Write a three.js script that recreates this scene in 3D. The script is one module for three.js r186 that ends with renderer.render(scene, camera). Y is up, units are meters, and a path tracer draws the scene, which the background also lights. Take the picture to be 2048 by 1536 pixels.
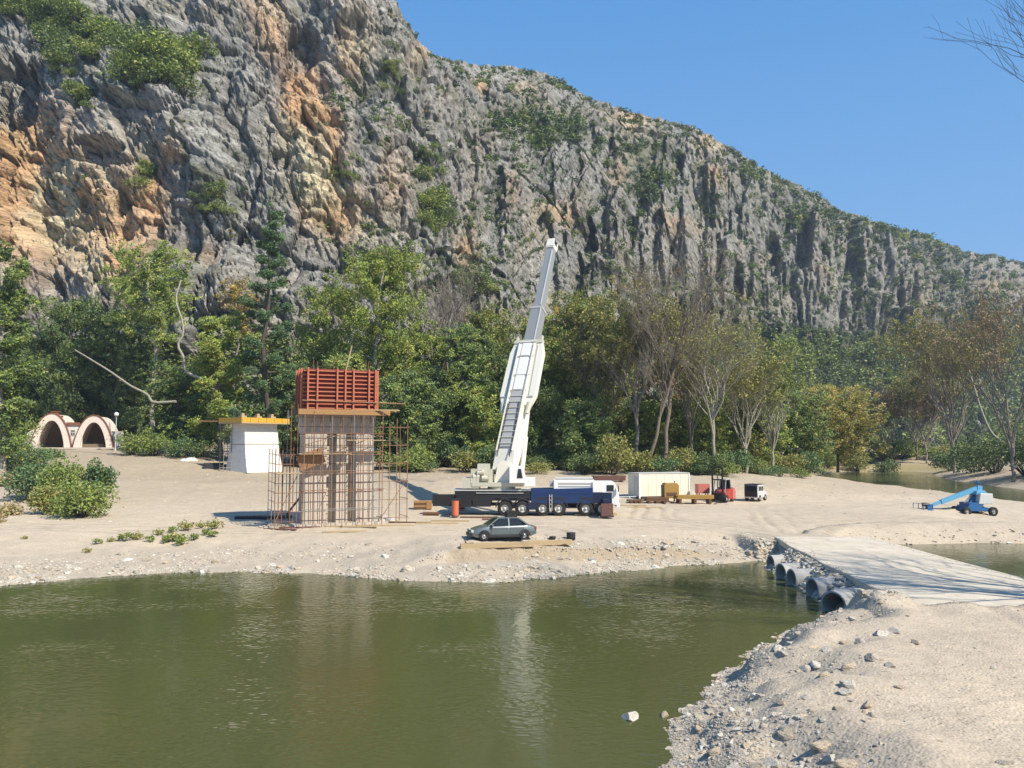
import * as THREE from 'three';
import { mergeGeometries } from 'three/addons/utils/BufferGeometryUtils.js';

// ------------------------------------------------------------------ camera, sky, sun, exposure
const scene = new THREE.Scene();
const F = 1610, CX = 1024, CY = 768, CAM_Y = 7.6, PITCH = Math.atan(122 / F);
const camera = new THREE.PerspectiveCamera(2 * Math.atan(768 / F) * 180 / Math.PI, 4 / 3, 0.1, 6000);
camera.position.set(0, CAM_Y, 0);
camera.rotation.set(PITCH, 0, 0);
const SUN = new THREE.Vector3(0.78, 1.02, 0.60).normalize();
{
  const W = 512, H = 256, d = new Float32Array(W * H * 4);
  const stops = [[0, 0.40, 0.60, 0.88], [0.10, 0.31, 0.53, 0.86], [0.22, 0.215, 0.455, 0.83], [0.48, 0.118, 0.345, 0.74], [0.75, 0.07, 0.25, 0.62], [1, 0.055, 0.21, 0.56]];
  for (let j = 0; j < H; j++) {
    const el = ((j + 0.5) / H - 0.5) * Math.PI, s = Math.max(0, Math.sin(el));
    let k = 0; while (k < stops.length - 2 && stops[k + 1][0] < s) k++;
    const a = stops[k], b = stops[k + 1], t = Math.min(1, Math.max(0, (s - a[0]) / (b[0] - a[0])));
    for (let i = 0; i < W; i++) {
      const az = ((i + 0.5) / W - 0.5) * Math.PI * 2;
      const v = [Math.cos(el) * Math.cos(az), Math.sin(el), Math.cos(el) * Math.sin(az)];
      const c = v[0] * SUN.x + v[1] * SUN.y + v[2] * SUN.z;
      const glow = 0.25 * Math.pow(Math.max(0, c), 8);
      const o = (j * W + i) * 4;
      for (let q = 0; q < 3; q++) d[o + q] = (a[1 + q] + (b[1 + q] - a[1 + q]) * t + glow) / 1.38;
      d[o + 3] = 1;
    }
  }
  const t = new THREE.DataTexture(d, W, H, THREE.RGBAFormat, THREE.FloatType);
  t.mapping = THREE.EquirectangularReflectionMapping; t.magFilter = THREE.LinearFilter; t.minFilter = THREE.LinearFilter; t.needsUpdate = true;
  scene.background = t; scene.environment = t;
}
const sun = new THREE.DirectionalLight(new THREE.Color(1, 0.92, 0.78), 5);
sun.position.copy(SUN).multiplyScalar(400).add(new THREE.Vector3(0, 0, -80)); sun.target.position.set(0, 0, -80);
sun.castShadow = true; sun.shadow.mapSize.set(4096, 4096);
Object.assign(sun.shadow.camera, { left: -220, right: 220, top: 220, bottom: -220, near: 1, far: 1200 });
scene.add(sun, sun.target);
const renderer = new THREE.WebGLRenderer({ antialias: true });
renderer.toneMapping = THREE.LinearToneMapping;
renderer.toneMappingExposure = 1.38;
renderer.shadowMap.enabled = true;
scene.fog = new THREE.FogExp2(new THREE.Color(0.55, 0.68, 0.85), 0.00018);

// ------------------------------------------------------------------ helpers
function rngOf(seed) { let a = seed >>> 0; return () => { a = (a + 0x6D2B79F5) >>> 0; let t = a; t = Math.imul(t ^ (t >>> 15), t | 1); t ^= t + Math.imul(t ^ (t >>> 7), t | 61); return ((t ^ (t >>> 14)) >>> 0) / 4294967296; }; }
const V = (x, y, z) => new THREE.Vector3(x, y, z);
const clamp = (x, a = 0, b = 1) => x < a ? a : x > b ? b : x;
const mix = (a, b, t) => a + (b - a) * t;
const sst = (a, b, x) => { const t = clamp((x - a) / (b - a)); return t * t * (3 - 2 * t); };
const PERM = new Uint8Array(512); { const r = rngOf(77); const p = [...Array(256).keys()]; for (let i = 255; i > 0; i--) { const j = Math.floor(r() * (i + 1)); [p[i], p[j]] = [p[j], p[i]]; } for (let i = 0; i < 512; i++) PERM[i] = p[i & 255]; }
const grad = (h, x, y, z) => { const u = h & 8 ? y : x, v = (h & 12) === 0 ? y : ((h & 13) === 12 ? x : z); return ((h & 1) ? -u : u) + ((h & 2) ? -v : v); };
const fade = t => t * t * t * (t * (t * 6 - 15) + 10);
function noise(x, y, z = 0, P = 0, Q = P) {        // gradient noise, -1..1, repeating every P cells when P is given
  const xi = Math.floor(x), yi = Math.floor(y), zi = Math.floor(z); x -= xi; y -= yi; z -= zi;
  let X = xi & 255, X1 = (xi + 1) & 255, Y = yi & 255, Y1 = (yi + 1) & 255; const Z = zi & 255, Z1 = (zi + 1) & 255;
  if (P) { X = (xi % P) & 255; X1 = ((xi + 1) % P) & 255; Y = (yi % Q) & 255; Y1 = ((yi + 1) % Q) & 255; }
  const u = fade(x), v = fade(y), w = fade(z), A = PERM[X], B = PERM[X1], AA = PERM[A + Y], AB = PERM[A + Y1], BA = PERM[B + Y], BB = PERM[B + Y1];
  const n0 = mix(mix(grad(PERM[AA + Z] & 15, x, y, z), grad(PERM[BA + Z] & 15, x - 1, y, z), u), mix(grad(PERM[AB + Z] & 15, x, y - 1, z), grad(PERM[BB + Z] & 15, x - 1, y - 1, z), u), v);
  const n1 = mix(mix(grad(PERM[AA + Z1] & 15, x, y, z - 1), grad(PERM[BA + Z1] & 15, x - 1, y, z - 1), u), mix(grad(PERM[AB + Z1] & 15, x, y - 1, z - 1), grad(PERM[BB + Z1] & 15, x - 1, y - 1, z - 1), u), v);
  return mix(n0, n1, w);
}
function fbm(x, y, z, o = 4) { let a = 0.5, s = 0; for (let i = 0; i < o; i++) { s += a * noise(x, y, z); x = x * 2.03 + 7.1; y = y * 2.03 + 3.7; z = z * 2.03 + 1.9; a *= 0.5; } return s; }
const hsh = (i, j, k) => PERM[(PERM[(PERM[i & 255] + j) & 255] + k) & 255];
function facet(x, y, z, tilt) {                // broken-rock blocks: each cell a tilted plane; returns height about -1..1
  const xi = Math.floor(x), yi = Math.floor(y), zi = Math.floor(z); let b = 9, bh = 0, bx = 0, by = 0, bz = 0, b2 = 9;
  for (let i = -1; i <= 1; i++) for (let j = -1; j <= 1; j++) for (let k = -1; k <= 1; k++) {
    const h = hsh(xi + i, yi + j, zi + k), px = i + PERM[h] / 256 - (x - xi), py = j + PERM[h + 37] / 256 - (y - yi), pz = k + PERM[h + 91] / 256 - (z - zi), d = px * px + py * py + pz * pz;
    if (d < b) { b2 = b; b = d; bh = h; bx = px; by = py; bz = pz; } else if (d < b2) b2 = d;
  }
  const e = Math.sqrt(b2) - Math.sqrt(b);
  return (PERM[bh + 11] / 128 - 1) * 0.55 + tilt * (bx * (PERM[bh + 5] / 128 - 1) + by * (PERM[bh + 17] / 128 - 1) + bz * (PERM[bh + 29] / 128 - 1)) - (e < 0.12 ? (0.12 - e) * 5 : 0);
}
const cP = Math.cos(PITCH), sP = Math.sin(PITCH);
function rayOf(px, py) { const x = (px - CX) / F, y = (CY - py) / F; return V(x, y * cP + sP, y * sP - cP); }
function at(px, py, depth) { const r = rayOf(px, py); return r.multiplyScalar(depth / -r.z).add(V(0, CAM_Y, 0)); }   // a point of that image column and row on the plane z = -depth
function onY(px, py, y) { const r = rayOf(px, py); return r.multiplyScalar((y - CAM_Y) / r.y).add(V(0, CAM_Y, 0)); }
function project(p) { const y = p.y - CAM_Y, yc = y * cP + p.z * sP, zc = -y * sP + p.z * cP; return [CX + F * p.x / -zc, CY - F * yc / -zc]; }

const names = {};
function numbered(n) { const k = names[n] = (names[n] ?? -1) + 1; return k ? `${n}_${String(k).padStart(3, '0')}` : n; }
function tag(o, label, category, group, kind) { o.userData.label = label; o.userData.category = category; if (group) o.userData.group = group; if (kind) o.userData.kind = kind; return o; }
function thing(name, label, category, p = V(0, 0, 0), turn = 0, group) { const o = new THREE.Group(); o.name = numbered(name); o.position.copy(p); o.rotation.y = turn; scene.add(o); return tag(o, label, category, group); }
function join(gs) {
  gs = (Array.isArray(gs) ? gs : [gs]).map(g => { g = g.index ? g.toNonIndexed() : g; for (const k of Object.keys(g.attributes)) if (!['position', 'normal', 'uv', 'color'].includes(k)) g.deleteAttribute(k); return g; });
  return gs.length > 1 ? mergeGeometries(gs) : gs[0];
}
function part(name, gs, m, parent, label) { const o = new THREE.Mesh(join(gs), m); o.name = name; o.castShadow = o.receiveShadow = true; parent.add(o); if (label) o.userData.label = label; return o; }
function solo(name, gs, m, label, category, group, p, turn = 0) { const o = part(numbered(name), gs, m, scene); if (p) o.position.copy(p); o.rotation.y = turn; return tag(o, label, category, group); }
function structure(name, g, m) { const o = new THREE.Mesh(g, m); o.name = name; o.castShadow = o.receiveShadow = true; o.userData.kind = 'structure'; scene.add(o); return o; }
function copyOf(o, p, turn, s, label, group, category) { const c = o.clone(); c.name = numbered(o.name.replace(/_\d{3}$/, '')); if (p) c.position.copy(p); if (turn !== undefined) c.rotation.y = turn; if (s) c.scale.copy(s.isVector3 ? s : V(s, s, s)); c.userData = { ...o.userData }; if (label) c.userData.label = label; if (group) c.userData.group = group; if (category) c.userData.category = category; scene.add(c); return c; }
const box = (w, h, d, x = 0, y = 0, z = 0, ry = 0, rx = 0, rz = 0) => { const g = new THREE.BoxGeometry(w, h, d); if (rx) g.rotateX(rx); if (rz) g.rotateZ(rz); if (ry) g.rotateY(ry); g.translate(x, y, z); return g; };
function rod(p, q, r, r2 = r, seg = 8) { const d = q.clone().sub(p), g = new THREE.CylinderGeometry(r2, r, d.length(), seg); g.translate(0, d.length() / 2, 0); g.applyQuaternion(new THREE.Quaternion().setFromUnitVectors(V(0, 1, 0), d.normalize())); g.translate(p.x, p.y, p.z); return g; }
function beam(p, q, w, h) { const d = q.clone().sub(p), L = d.length(); const g = new THREE.BoxGeometry(w, L, h); g.translate(0, L / 2, 0); g.applyQuaternion(new THREE.Quaternion().setFromUnitVectors(V(0, 1, 0), d.normalize())); g.translate(p.x, p.y, p.z); return g; }
function prism(pts, depth, bevel = 0) { const s = new THREE.Shape(pts.map(p => new THREE.Vector2(p[0], p[1]))); const g = new THREE.ExtrudeGeometry(s, { depth, bevelEnabled: bevel > 0, bevelSize: bevel, bevelThickness: bevel, bevelSegments: 2, steps: 1 }); g.translate(0, 0, -depth / 2); return g; }
function hexa(b, t) {  // eight corners: bottom four, top four (counter-clockwise from above)
  const v = [...b, ...t], q = [[0, 1, 5, 4], [1, 2, 6, 5], [2, 3, 7, 6], [3, 0, 4, 7], [4, 5, 6, 7], [3, 2, 1, 0]], pos = [], uv = [];
  for (const f of q) for (const [i, u, w] of [[0, 0, 0], [1, 1, 0], [2, 1, 1], [0, 0, 0], [2, 1, 1], [3, 0, 1]]) { pos.push(...v[f[i]]); uv.push(u, w); }
  const g = new THREE.BufferGeometry(); g.setAttribute('position', new THREE.Float32BufferAttribute(pos, 3)); g.setAttribute('uv', new THREE.Float32BufferAttribute(uv, 2)); g.computeVertexNormals(); return g;
}
const wheelG = (r, w, seg = 20) => { const g = new THREE.LatheGeometry([[0.55 * r, -w / 2], [0.9 * r, -w / 2], [r, -w * 0.36], [r, w * 0.36], [0.9 * r, w / 2], [0.55 * r, w / 2]].map(a => new THREE.Vector2(...a)), seg); g.rotateX(Math.PI / 2); return g; };
const hubG = (r, w, seg = 16) => { const g = new THREE.LatheGeometry([[0.001, w * 0.42], [0.16 * r, w * 0.42], [0.22 * r, w * 0.18], [0.45 * r, w * 0.2], [0.58 * r, w * 0.44], [0.58 * r, -w * 0.4], [0.001, -w * 0.4]].map(a => new THREE.Vector2(...a)), seg); g.rotateX(Math.PI / 2); return g; };
function wheel(parent, r, w, x, y, z, rimMat) { const g = new THREE.Group(); g.name = 'wheel'; g.position.set(x, y, z); if (z < 0) g.rotation.y = Math.PI; parent.add(g); part('tyre', wheelG(r, w), M.rubber, g); part('rim', hubG(r, w), rimMat, g); return g; }

// ------------------------------------------------------------------ textures
function tex(size, fn, rep = [1, 1], srgb = true) {
  const d = new Uint8Array(size * size * 4);
  for (let j = 0; j < size; j++) for (let i = 0; i < size; i++) { const c = fn(i / size, j / size), o = (j * size + i) * 4; for (let k = 0; k < 3; k++) d[o + k] = clamp(c[k] ?? c[0], 0, 1) * 255; d[o + 3] = 255; }
  const t = new THREE.DataTexture(d, size, size); t.wrapS = t.wrapT = THREE.RepeatWrapping; t.magFilter = THREE.LinearFilter; t.minFilter = THREE.LinearMipmapLinearFilter; t.generateMipmaps = true; t.repeat.set(...rep); if (srgb) t.colorSpace = THREE.SRGBColorSpace; t.needsUpdate = true; return t;
}
const pf = (u, v, p, o = 4) => { let a = 0.5, s = 0; for (let i = 0; i < o; i++) { s += a * noise(u * p, v * p, i * 3.3, p); p *= 2; a *= 0.5; if (p > 200) break; } return s; };
const T = {};
T.grit = tex(1024, (u, v) => { const a = pf(u, v, 8, 5), b = noise(u * 170, v * 170, 0.5, 170), c = noise(u * 90, v * 90, 5.5, 90); const g = 0.86 + a * 0.16 + b * 0.10 + (c > 0.35 ? 0.10 : 0) - (c < -0.42 ? 0.16 : 0); return [g, g * 0.992, g * 0.975]; }, [1, 1], false);
T.gritBump = tex(1024, (u, v) => [0.5 + pf(u, v, 12, 5) * 0.5 + noise(u * 150, v * 150, 0.5, 150) * 0.25], [1, 1], false);
T.rock = tex(1024, (u, v) => { const a = pf(u, v, 8, 5), b = Math.abs(noise(u * 30, v * 20, 2.5, 30, 20)), b2 = Math.abs(noise(u * 64, v * 44, 5.5, 64, 44)), c = noise(u * 110, v * 90, 1.5, 110, 90), e = noise(u * 22, v * 22, 7.5, 22); const g = 0.80 + a * 0.42 - (b < 0.06 ? 0.26 : 0) - (b2 < 0.05 ? 0.2 : 0) + c * 0.12 + (e > 0.3 ? 0.14 : 0) - (e < -0.38 ? 0.2 : 0); return [g, g * 0.995, g * (0.97 + 0.05 * a)]; }, [1, 1], false);
T.rockBump = tex(1024, (u, v) => [0.55 + pf(u, v, 12, 5) * 0.7 - (Math.abs(noise(u * 30, v * 20, 2.5, 30, 20)) < 0.07 ? 0.25 : 0) - (Math.abs(noise(u * 64, v * 44, 5.5, 64, 44)) < 0.06 ? 0.15 : 0)], [1, 1], false);
T.concrete = tex(512, (u, v) => { const a = pf(u, v, 4, 5), s = noise(u * 40, v * 2, 3.5, 40); const g = 0.88 + a * 0.16 + (s > 0.25 ? -0.06 : 0); return [g, g * 0.99, g * 0.965]; }, [1, 1], false);
T.slab = tex(512, (u, v) => { const a = pf(u, v, 3, 6), k = Math.abs(noise(u * 5, v * 5, 6.5, 5)), w = noise(u * 2, v * 14, 3.5, 2, 14), t = noise(u * 12, v * 3, 9.5, 12, 3); const g = 0.9 + a * 0.24 - (k < 0.012 ? 0.2 : 0) - (w > 0.3 ? 0.08 : 0) - (t > 0.34 ? 0.07 : 0); return [g, g * 0.985, g * (0.95 + 0.06 * a)]; }, [1, 1], false);
T.wood = tex(256, (u, v) => { const g = 0.8 + 0.22 * noise(u * 3, v * 40, 1.5, 40) + 0.1 * noise(u * 9, v * 90, 4.5, 90); return [g, g * 0.97, g * 0.92]; }, [1, 1], false);
T.paint = tex(256, (u, v) => { const g = 0.95 + 0.06 * pf(u, v, 6, 4) - (noise(u * 30, v * 5, 7.5, 30) > 0.5 ? 0.07 : 0); return [g, g * 0.99, g * 0.97]; }, [1, 1], false);
T.rust = tex(256, (u, v) => { const a = pf(u, v, 6, 5); const g = 0.85 + a * 0.5; return [g, g * (0.93 - 0.1 * a), g * (0.88 - 0.15 * a)]; }, [1, 1], false);
{ // wind ripples: short crests, mostly across the pool, in patches
  T.water = tex(1024, (u, v) => { const wx = 0.03 * noise(u * 8, v * 8, 0.5, 8), wy = 0.03 * noise(u * 8, v * 8, 9.5, 8), patch = 0.35 + 1.1 * clamp(0.45 + 1.5 * noise(u * 3, v * 3, 4.5, 3));
    const r = (1 - Math.abs(noise((u + wx + 1) * 40, (v + wy + 1) * 60, 1.5, 40, 60)) * 2) * 0.35 + noise((u + wy + 1) * 75, (v + wx + 1) * 105, 6.5, 75, 105) * 0.3 + noise(u * 16, v * 22, 8.5, 16, 22) * 0.3; return [0.5 + 0.4 * r * patch]; }, [1, 1], false);
}
const lin = (r, g, b) => new THREE.Color().setRGB(r, g, b);
const mat = (c, roughness = 0.8, metalness = 0, o = {}) => new THREE.MeshStandardMaterial({ color: Array.isArray(c) ? lin(...c) : c, roughness, metalness, side: THREE.DoubleSide, ...o });
const M = {
  containerCream: mat([0.80, 0.73, 0.60], 0.6, 0, { map: T.paint }),
  rubber: mat([0.022, 0.021, 0.02], 0.9), steel: mat([0.35, 0.35, 0.34], 0.45, 0.7), darkSteel: mat([0.03, 0.031, 0.034], 0.6, 0.2),
  cream: mat([0.78, 0.76, 0.66], 0.4, 0, { map: T.paint }), creamDull: mat([0.55, 0.54, 0.44], 0.55, 0, { map: T.paint }), boomGrey: mat([0.34, 0.35, 0.34], 0.42, 0.25, { map: T.paint }), panelGrey: mat([0.42, 0.42, 0.41], 0.5, 0, { map: T.paint }),
  blue: mat([0.014, 0.038, 0.13], 0.3, 0, { map: T.paint }), navy: mat([0.012, 0.02, 0.05], 0.4), black: mat([0.015, 0.015, 0.016], 0.6),
  glass: new THREE.MeshPhysicalMaterial({ color: lin(0.02, 0.024, 0.028), roughness: 0.06, metalness: 0, side: THREE.DoubleSide }),
  orange: mat([0.55, 0.15, 0.07], 0.55), mauve: mat([0.17, 0.085, 0.07], 0.7, 0, { map: T.rust }),
  white: mat([0.8, 0.79, 0.76], 0.6), rimWhite: mat([0.62, 0.6, 0.54], 0.5), silver: mat([0.42, 0.44, 0.44], 0.3, 0.6),
  carPaint: new THREE.MeshPhysicalMaterial({ color: lin(0.20, 0.22, 0.22), roughness: 0.38, metalness: 0.55, clearcoat: 1, clearcoatRoughness: 0.08, side: THREE.DoubleSide }),
  concrete: mat([0.56, 0.49, 0.42], 0.9, 0, { map: T.concrete, bumpMap: T.gritBump, bumpScale: 0.004 }), freshConcrete: mat([0.74, 0.73, 0.69], 0.85, 0, { map: T.concrete }),
  slab: mat([0.62, 0.555, 0.45], 0.9, 0, { map: T.slab, bumpMap: T.gritBump, bumpScale: 0.01 }), pipe: mat([0.42, 0.41, 0.39], 0.85, 0, { map: T.concrete }),
  redSteel: mat([0.52, 0.17, 0.09], 0.65, 0, { map: T.rust }), redDark: mat([0.20, 0.045, 0.03], 0.75, 0, { map: T.rust }),
  rustPipe: mat([0.26, 0.13, 0.075], 0.75, 0, { map: T.rust }), rustPale: mat([0.33, 0.19, 0.1], 0.75, 0, { map: T.rust }), greyPipe: mat([0.26, 0.25, 0.23], 0.6, 0.2),
  timber: mat([0.42, 0.24, 0.1], 0.8, 0, { map: T.wood }), timberPale: mat([0.55, 0.42, 0.25], 0.85, 0, { map: T.wood }), timberDark: mat([0.16, 0.085, 0.045], 0.85, 0, { map: T.wood }),
  yellow: mat([0.62, 0.36, 0.035], 0.55, 0, { map: T.paint }), yellowDark: mat([0.42, 0.26, 0.06], 0.7, 0, { map: T.wood }),
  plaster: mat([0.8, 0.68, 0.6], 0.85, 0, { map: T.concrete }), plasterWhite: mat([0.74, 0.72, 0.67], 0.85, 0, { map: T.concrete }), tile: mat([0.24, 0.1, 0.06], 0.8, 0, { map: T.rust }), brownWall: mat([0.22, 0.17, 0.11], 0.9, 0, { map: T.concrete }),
  lampGlobe: mat([0.8, 0.8, 0.78], 0.35), forkRed: mat([0.38, 0.06, 0.045], 0.5, 0, { map: T.paint }), forkPink: mat([0.5, 0.16, 0.13], 0.55, 0, { map: T.paint }),
  sky: mat([0.12, 0.36, 0.56], 0.4, 0, { map: T.paint }), skyDark: mat([0.025, 0.12, 0.3], 0.4, 0, { map: T.paint }), palePanel: mat([0.55, 0.56, 0.55], 0.5, 0, { map: T.paint }),
  bark: mat([0.25, 0.2, 0.15], 0.95, 0, { map: T.rock }), barkPale: mat([0.42, 0.39, 0.31], 0.9, 0, { map: T.rock }), barkDark: mat([0.10, 0.082, 0.066], 0.95, 0, { map: T.rock }), barkGrey: mat([0.33, 0.285, 0.235], 0.95, 0, { map: T.rock }),
  stone: mat([1, 1, 1], 0.92, 0, { map: T.rock, bumpMap: T.rockBump, bumpScale: 0.01 }),
  };
M.leaf = new THREE.MeshPhysicalMaterial({ color: 0xffffff, vertexColors: true, roughness: 0.75, transmission: 0.28, thickness: 0, side: THREE.DoubleSide });
const __t0 = Date.now(); const lap = s => console.log(s, ((Date.now() - __t0) / 1000).toFixed(1)); lap("helpers");
// ------------------------------------------------------------------ ground, water, ford
const poly = pts => pts.map(p => p.length === 2 ? p : [onY(p[0], p[1], 0).x, onY(p[0], p[1], 0).z]);
const px2 = (x, y) => { const p = onY(x, y, 0); return [p.x, p.z]; };
const poolA = [[-140, 20], [-140, -46], px2(-300, 1180), px2(0, 1172), px2(100, 1163), px2(220, 1152), px2(360, 1146), px2(500, 1142), px2(620, 1147), px2(720, 1155), px2(820, 1162), px2(920, 1166), px2(1010, 1163), px2(1100, 1156), px2(1200, 1146), px2(1300, 1137), px2(1400, 1130), px2(1500, 1122), px2(1545, 1122), [16.1, -51], [15.5, -46], [15.3, -41], [15.3, -38.4], [15.4, -36.9], [14.7, -35.5], px2(1655, 1236), px2(1612, 1256), px2(1560, 1278), px2(1500, 1305), px2(1455, 1340), px2(1420, 1375), px2(1380, 1420), px2(1350, 1460), px2(1338, 1510), px2(1332, 1560), [3.2, -14], [1.5, 0], [0, 20]];
const poolB = [[24.2, -33], [24.4, -50], [24.6, -55], [25.6, -59.5], [29, -62.5], [36, -63.5], [45, -62.5], [70, -63], [90, -62], [90, -30], [24.2, -30]];
const poolC = [[44.5, -73], [47, -76], [52, -78.5], [58, -80], [63, -88], [63.5, -100], [62.5, -122], [61, -140], [61, -152], [64, -172], [71, -192], [83, -214], [93, -228], [108, -234], [118, -228], [107, -206], [95, -176], [87, -140], [84, -112], [90, -86], [110, -70], [90, -66], [60, -68], [48, -70]];
function sdPoly(P, x, z) { if (!P.bb) P.bb = [Math.min(...P.map(q => q[0])), Math.max(...P.map(q => q[0])), Math.min(...P.map(q => q[1])), Math.max(...P.map(q => q[1]))]; const o = Math.max(P.bb[0] - x, x - P.bb[1], P.bb[2] - z, z - P.bb[3]); if (o > 16) return o; let d = 1e9, s = false; for (let i = 0, j = P.length - 1; i < P.length; j = i++) { const [ax, az] = P[i], [bx, bz] = P[j], ex = bx - ax, ez = bz - az, wx = x - ax, wz = z - az, t = clamp((wx * ex + wz * ez) / (ex * ex + ez * ez)), dx = wx - ex * t, dz = wz - ez * t; d = Math.min(d, dx * dx + dz * dz); if ((az > z) !== (bz > z) && x < (bx - ax) * (z - az) / (bz - az) + ax) s = !s; } d = Math.sqrt(d); return s ? -d : d; }
const TRACKS = [[[20, -56], [17, -62], [10, -65], [2, -64], [-6, -62], [-20, -61], [-40, -62], [-60, -64]], [[20, -56], [22, -66], [24, -76], [26, -82], [34, -84], [44, -84]], [[20, -56], [26, -66], [36, -70], [46, -72]], [[18, -60], [12, -70], [14, -80], [20, -84]], [[20, -31], [19, -24], [17, -16], [14, -8]], [[3, -60], [0, -57], [-2, -55.5]]];
function rut(x, z) { let best = 9; for (const t of TRACKS) for (let i = 0; i < t.length - 1; i++) { const [ax, az] = t[i], [bx, bz] = t[i + 1], ex = bx - ax, ez = bz - az, k = clamp(((x - ax) * ex + (z - az) * ez) / (ex * ex + ez * ez)), d = Math.hypot(x - ax - ex * k, z - az - ez * k); if (d < best) best = d; } best += 0.5 * noise(x * 0.18, z * 0.18, 3.7); return Math.max(sst(0.32, 0.1, Math.abs(best - 0.85)), 0.7 * sst(0.3, 0.1, Math.abs(best - 2.0))); }
let lastRut = 0;
const ctl = []; const C = (x, z, y) => ctl.push([x, z, y]);
for (const x of [-80, -60, -40, -20, 0, 20, 40]) C(x, -56, 1.25);
for (const x of [-40, -20, 0, 20]) C(x, -40, 1.3);
for (const x of [5, 12, 20, 30]) { C(x, -24, 1.45); C(x, -10, 1.7); }
C(20, -43, 1.1); C(20, -34, 1.2);
for (const x of [-14, -4, 8, 18, 30, 42, 52]) C(x, -70, 1.3);
for (const x of [-4, 8, 18, 30, 42, 54]) C(x, -80, 1.4);
for (const x of [30, 42, 54]) C(x, -90, 1.5);
C(-24, -70, 1.4); C(-36, -70, 1.5); C(-50, -70, 1.8); C(-80, -70, 3);
C(-14, -82, 1.9); C(-24, -84, 2.2); C(-36, -84, 2.5); C(-50, -84, 2.9); C(-80, -84, 4.5);
C(-14, -94, 3.6); C(-24, -96, 3.5); C(-36, -97, 3.3); C(-50, -97, 4.0); C(-80, -97, 5.5);
C(-4, -92, 2.6); C(8, -92, 2.2); C(18, -92, 1.8);
C(-14, -104, 4.4); C(-4, -103, 4.2); C(8, -104, 4.1); C(20, -105, 4.1); C(32, -108, 4.0); C(44, -112, 2.6); C(52, -112, 1.6);
C(-35, -110, 4.2); C(-24, -110, 4.3); C(-50, -112, 6.0); C(-66, -112, 6.3); C(-52, -121, 6.8); C(-70, -126, 7.2); C(-90, -126, 8);
for (const x of [-120, -60, -20]) C(x, -150, 8.5);
C(0, -130, 5.2); C(20, -130, 5); C(40, -130, 4); C(52, -130, 2.2); C(0, -155, 9); C(40, -160, 5); C(56, -150, 2); C(50, -185, 5);
C(100, -110, 3); C(110, -140, 3.5); C(130, -180, 4); C(160, -230, 6); C(100, -250, 7); C(130, -250, 7); C(60, -230, 6); C(130, -80, 4); C(150, -40, 4); C(180, -140, 8); C(100, -50, 1.6); C(40, -20, 2.0); C(80, 0, 3); C(80, -40, 1.6);
C(-150, -60, 4); C(-150, -120, 9); C(-120, -20, 2); C(-60, -20, 1.4);
function landY(x, z) { let s = 0, w = 0; for (const [a, b, y] of ctl) { const d = ((x - a) ** 2 + (z - b) ** 2) / 110; if (d > 26) continue; const k = Math.exp(-d) + 1e-9; s += k * y; w += k; } if (w < 1e-10) { let bd = 1e18, by = 4; for (const [a, b, y] of ctl) { const d = (x - a) ** 2 + (z - b) ** 2; if (d < bd) { bd = d; by = y; } } return by; } return s / w; }
const fordL = z => 15.9 + clamp((-34.3 - z) * 0.092, -0.2, 2.1);
const RAMP = (x, z) => sst(fordL(z) - 2.2, fordL(z) - 1.2, x) * sst(25.8, 24.8, x) * sst(-60, -55, z) * sst(-28, -32, z);   // causeway under the ford
function shore(x, z) {
  const n = 0.55 * noise(x * 0.35, z * 0.35, 0.5) + 0.28 * noise(x * 1.1, z * 1.1, 4.5) + 0.15 * noise(x * 3, z * 3, 2.5);
  return [sdPoly(poolA, x, z) + n * (RAMP(x, z) > 0.1 ? 0.3 : 1), sdPoly(poolB, x, z) + n * 0.8, sdPoly(poolC, x, z) + n];
}
function groundY(x, z, S = shore(x, z)) {
  const [a, b, c] = S, sd = Math.min(a, b, c);
  let L = landY(x, z);
  const near = sst(-40, -32, z) * sst(2, 6, x), flank = RAMP(x, z);
  const sl = mix(mix(mix(0.10, 0.2, sst(-30, -2, x)), 0.3, near), 0.85, Math.max(flank, b < 4 ? 0.5 : 0));
  let y;
  if (sd < 0) y = Math.max(-2.2, sd * (near > 0.5 ? 0.24 : 0.5));
  else { const p = sd * sl + 0.02, k = 0.35, h = clamp(0.5 + 0.5 * (L - p) / k); y = mix(L, p, h) - k * h * (1 - h) * (p < 0.3 ? p / 0.3 : 1); }
  // low earth step above the far bank, from the car towards the ford
  if (z < -44 && z > -58 && x > -8 && x < 17) { const e = -49.3 - 0.28 * (x - -3) + 0.25 * noise(x * 0.8, 3.3), t = sst(e + 0.35, e - 0.15, z) * sst(-8, -3, x) * sst(17, 9, x); y += 0.48 * t * sst(-57.5, -53, z) * sst(0, 1, sd); }
  // a low berm of dozed spoil beside the near bank
  const r = near * sst(0.3, 1.6, sd) * sst(6.5, 3, sd); y += r * (0.32 + 0.55 * noise(x * 0.55, z * 0.55, 7.7));
  const amp = sd > 0 ? sst(0, 2, sd) : 0.3, flat = sst(-54, -58, z) * sst(-92, -86, z) * sst(-12, -6, x);
  y += amp * ((0.16 - 0.10 * flat) * fbm(x * 0.22, z * 0.22, 1.5, 3) + (0.10 - 0.075 * flat) * fbm(x * 0.9, z * 0.9, 2.5, 3) + (sst(-75, -95, z) * 0.3) * fbm(x * 0.25, z * 0.25, 3.5, 3));
  y += amp * sst(-50, -30, z) * 0.07 * fbm(x * 3.1, z * 3.1, 5.5, 3);
  if (x > -62 && x < 50 && z > -90 && z < -6 && sd > 1) { lastRut = rut(x, z); y -= 0.075 * lastRut; }
  if (x > fordL(z) - 0.3 && x < 24.9 && z < -31.6 && z > -56) y = Math.min(y, fordY(z) - 0.12);
  return y;
}
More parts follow.
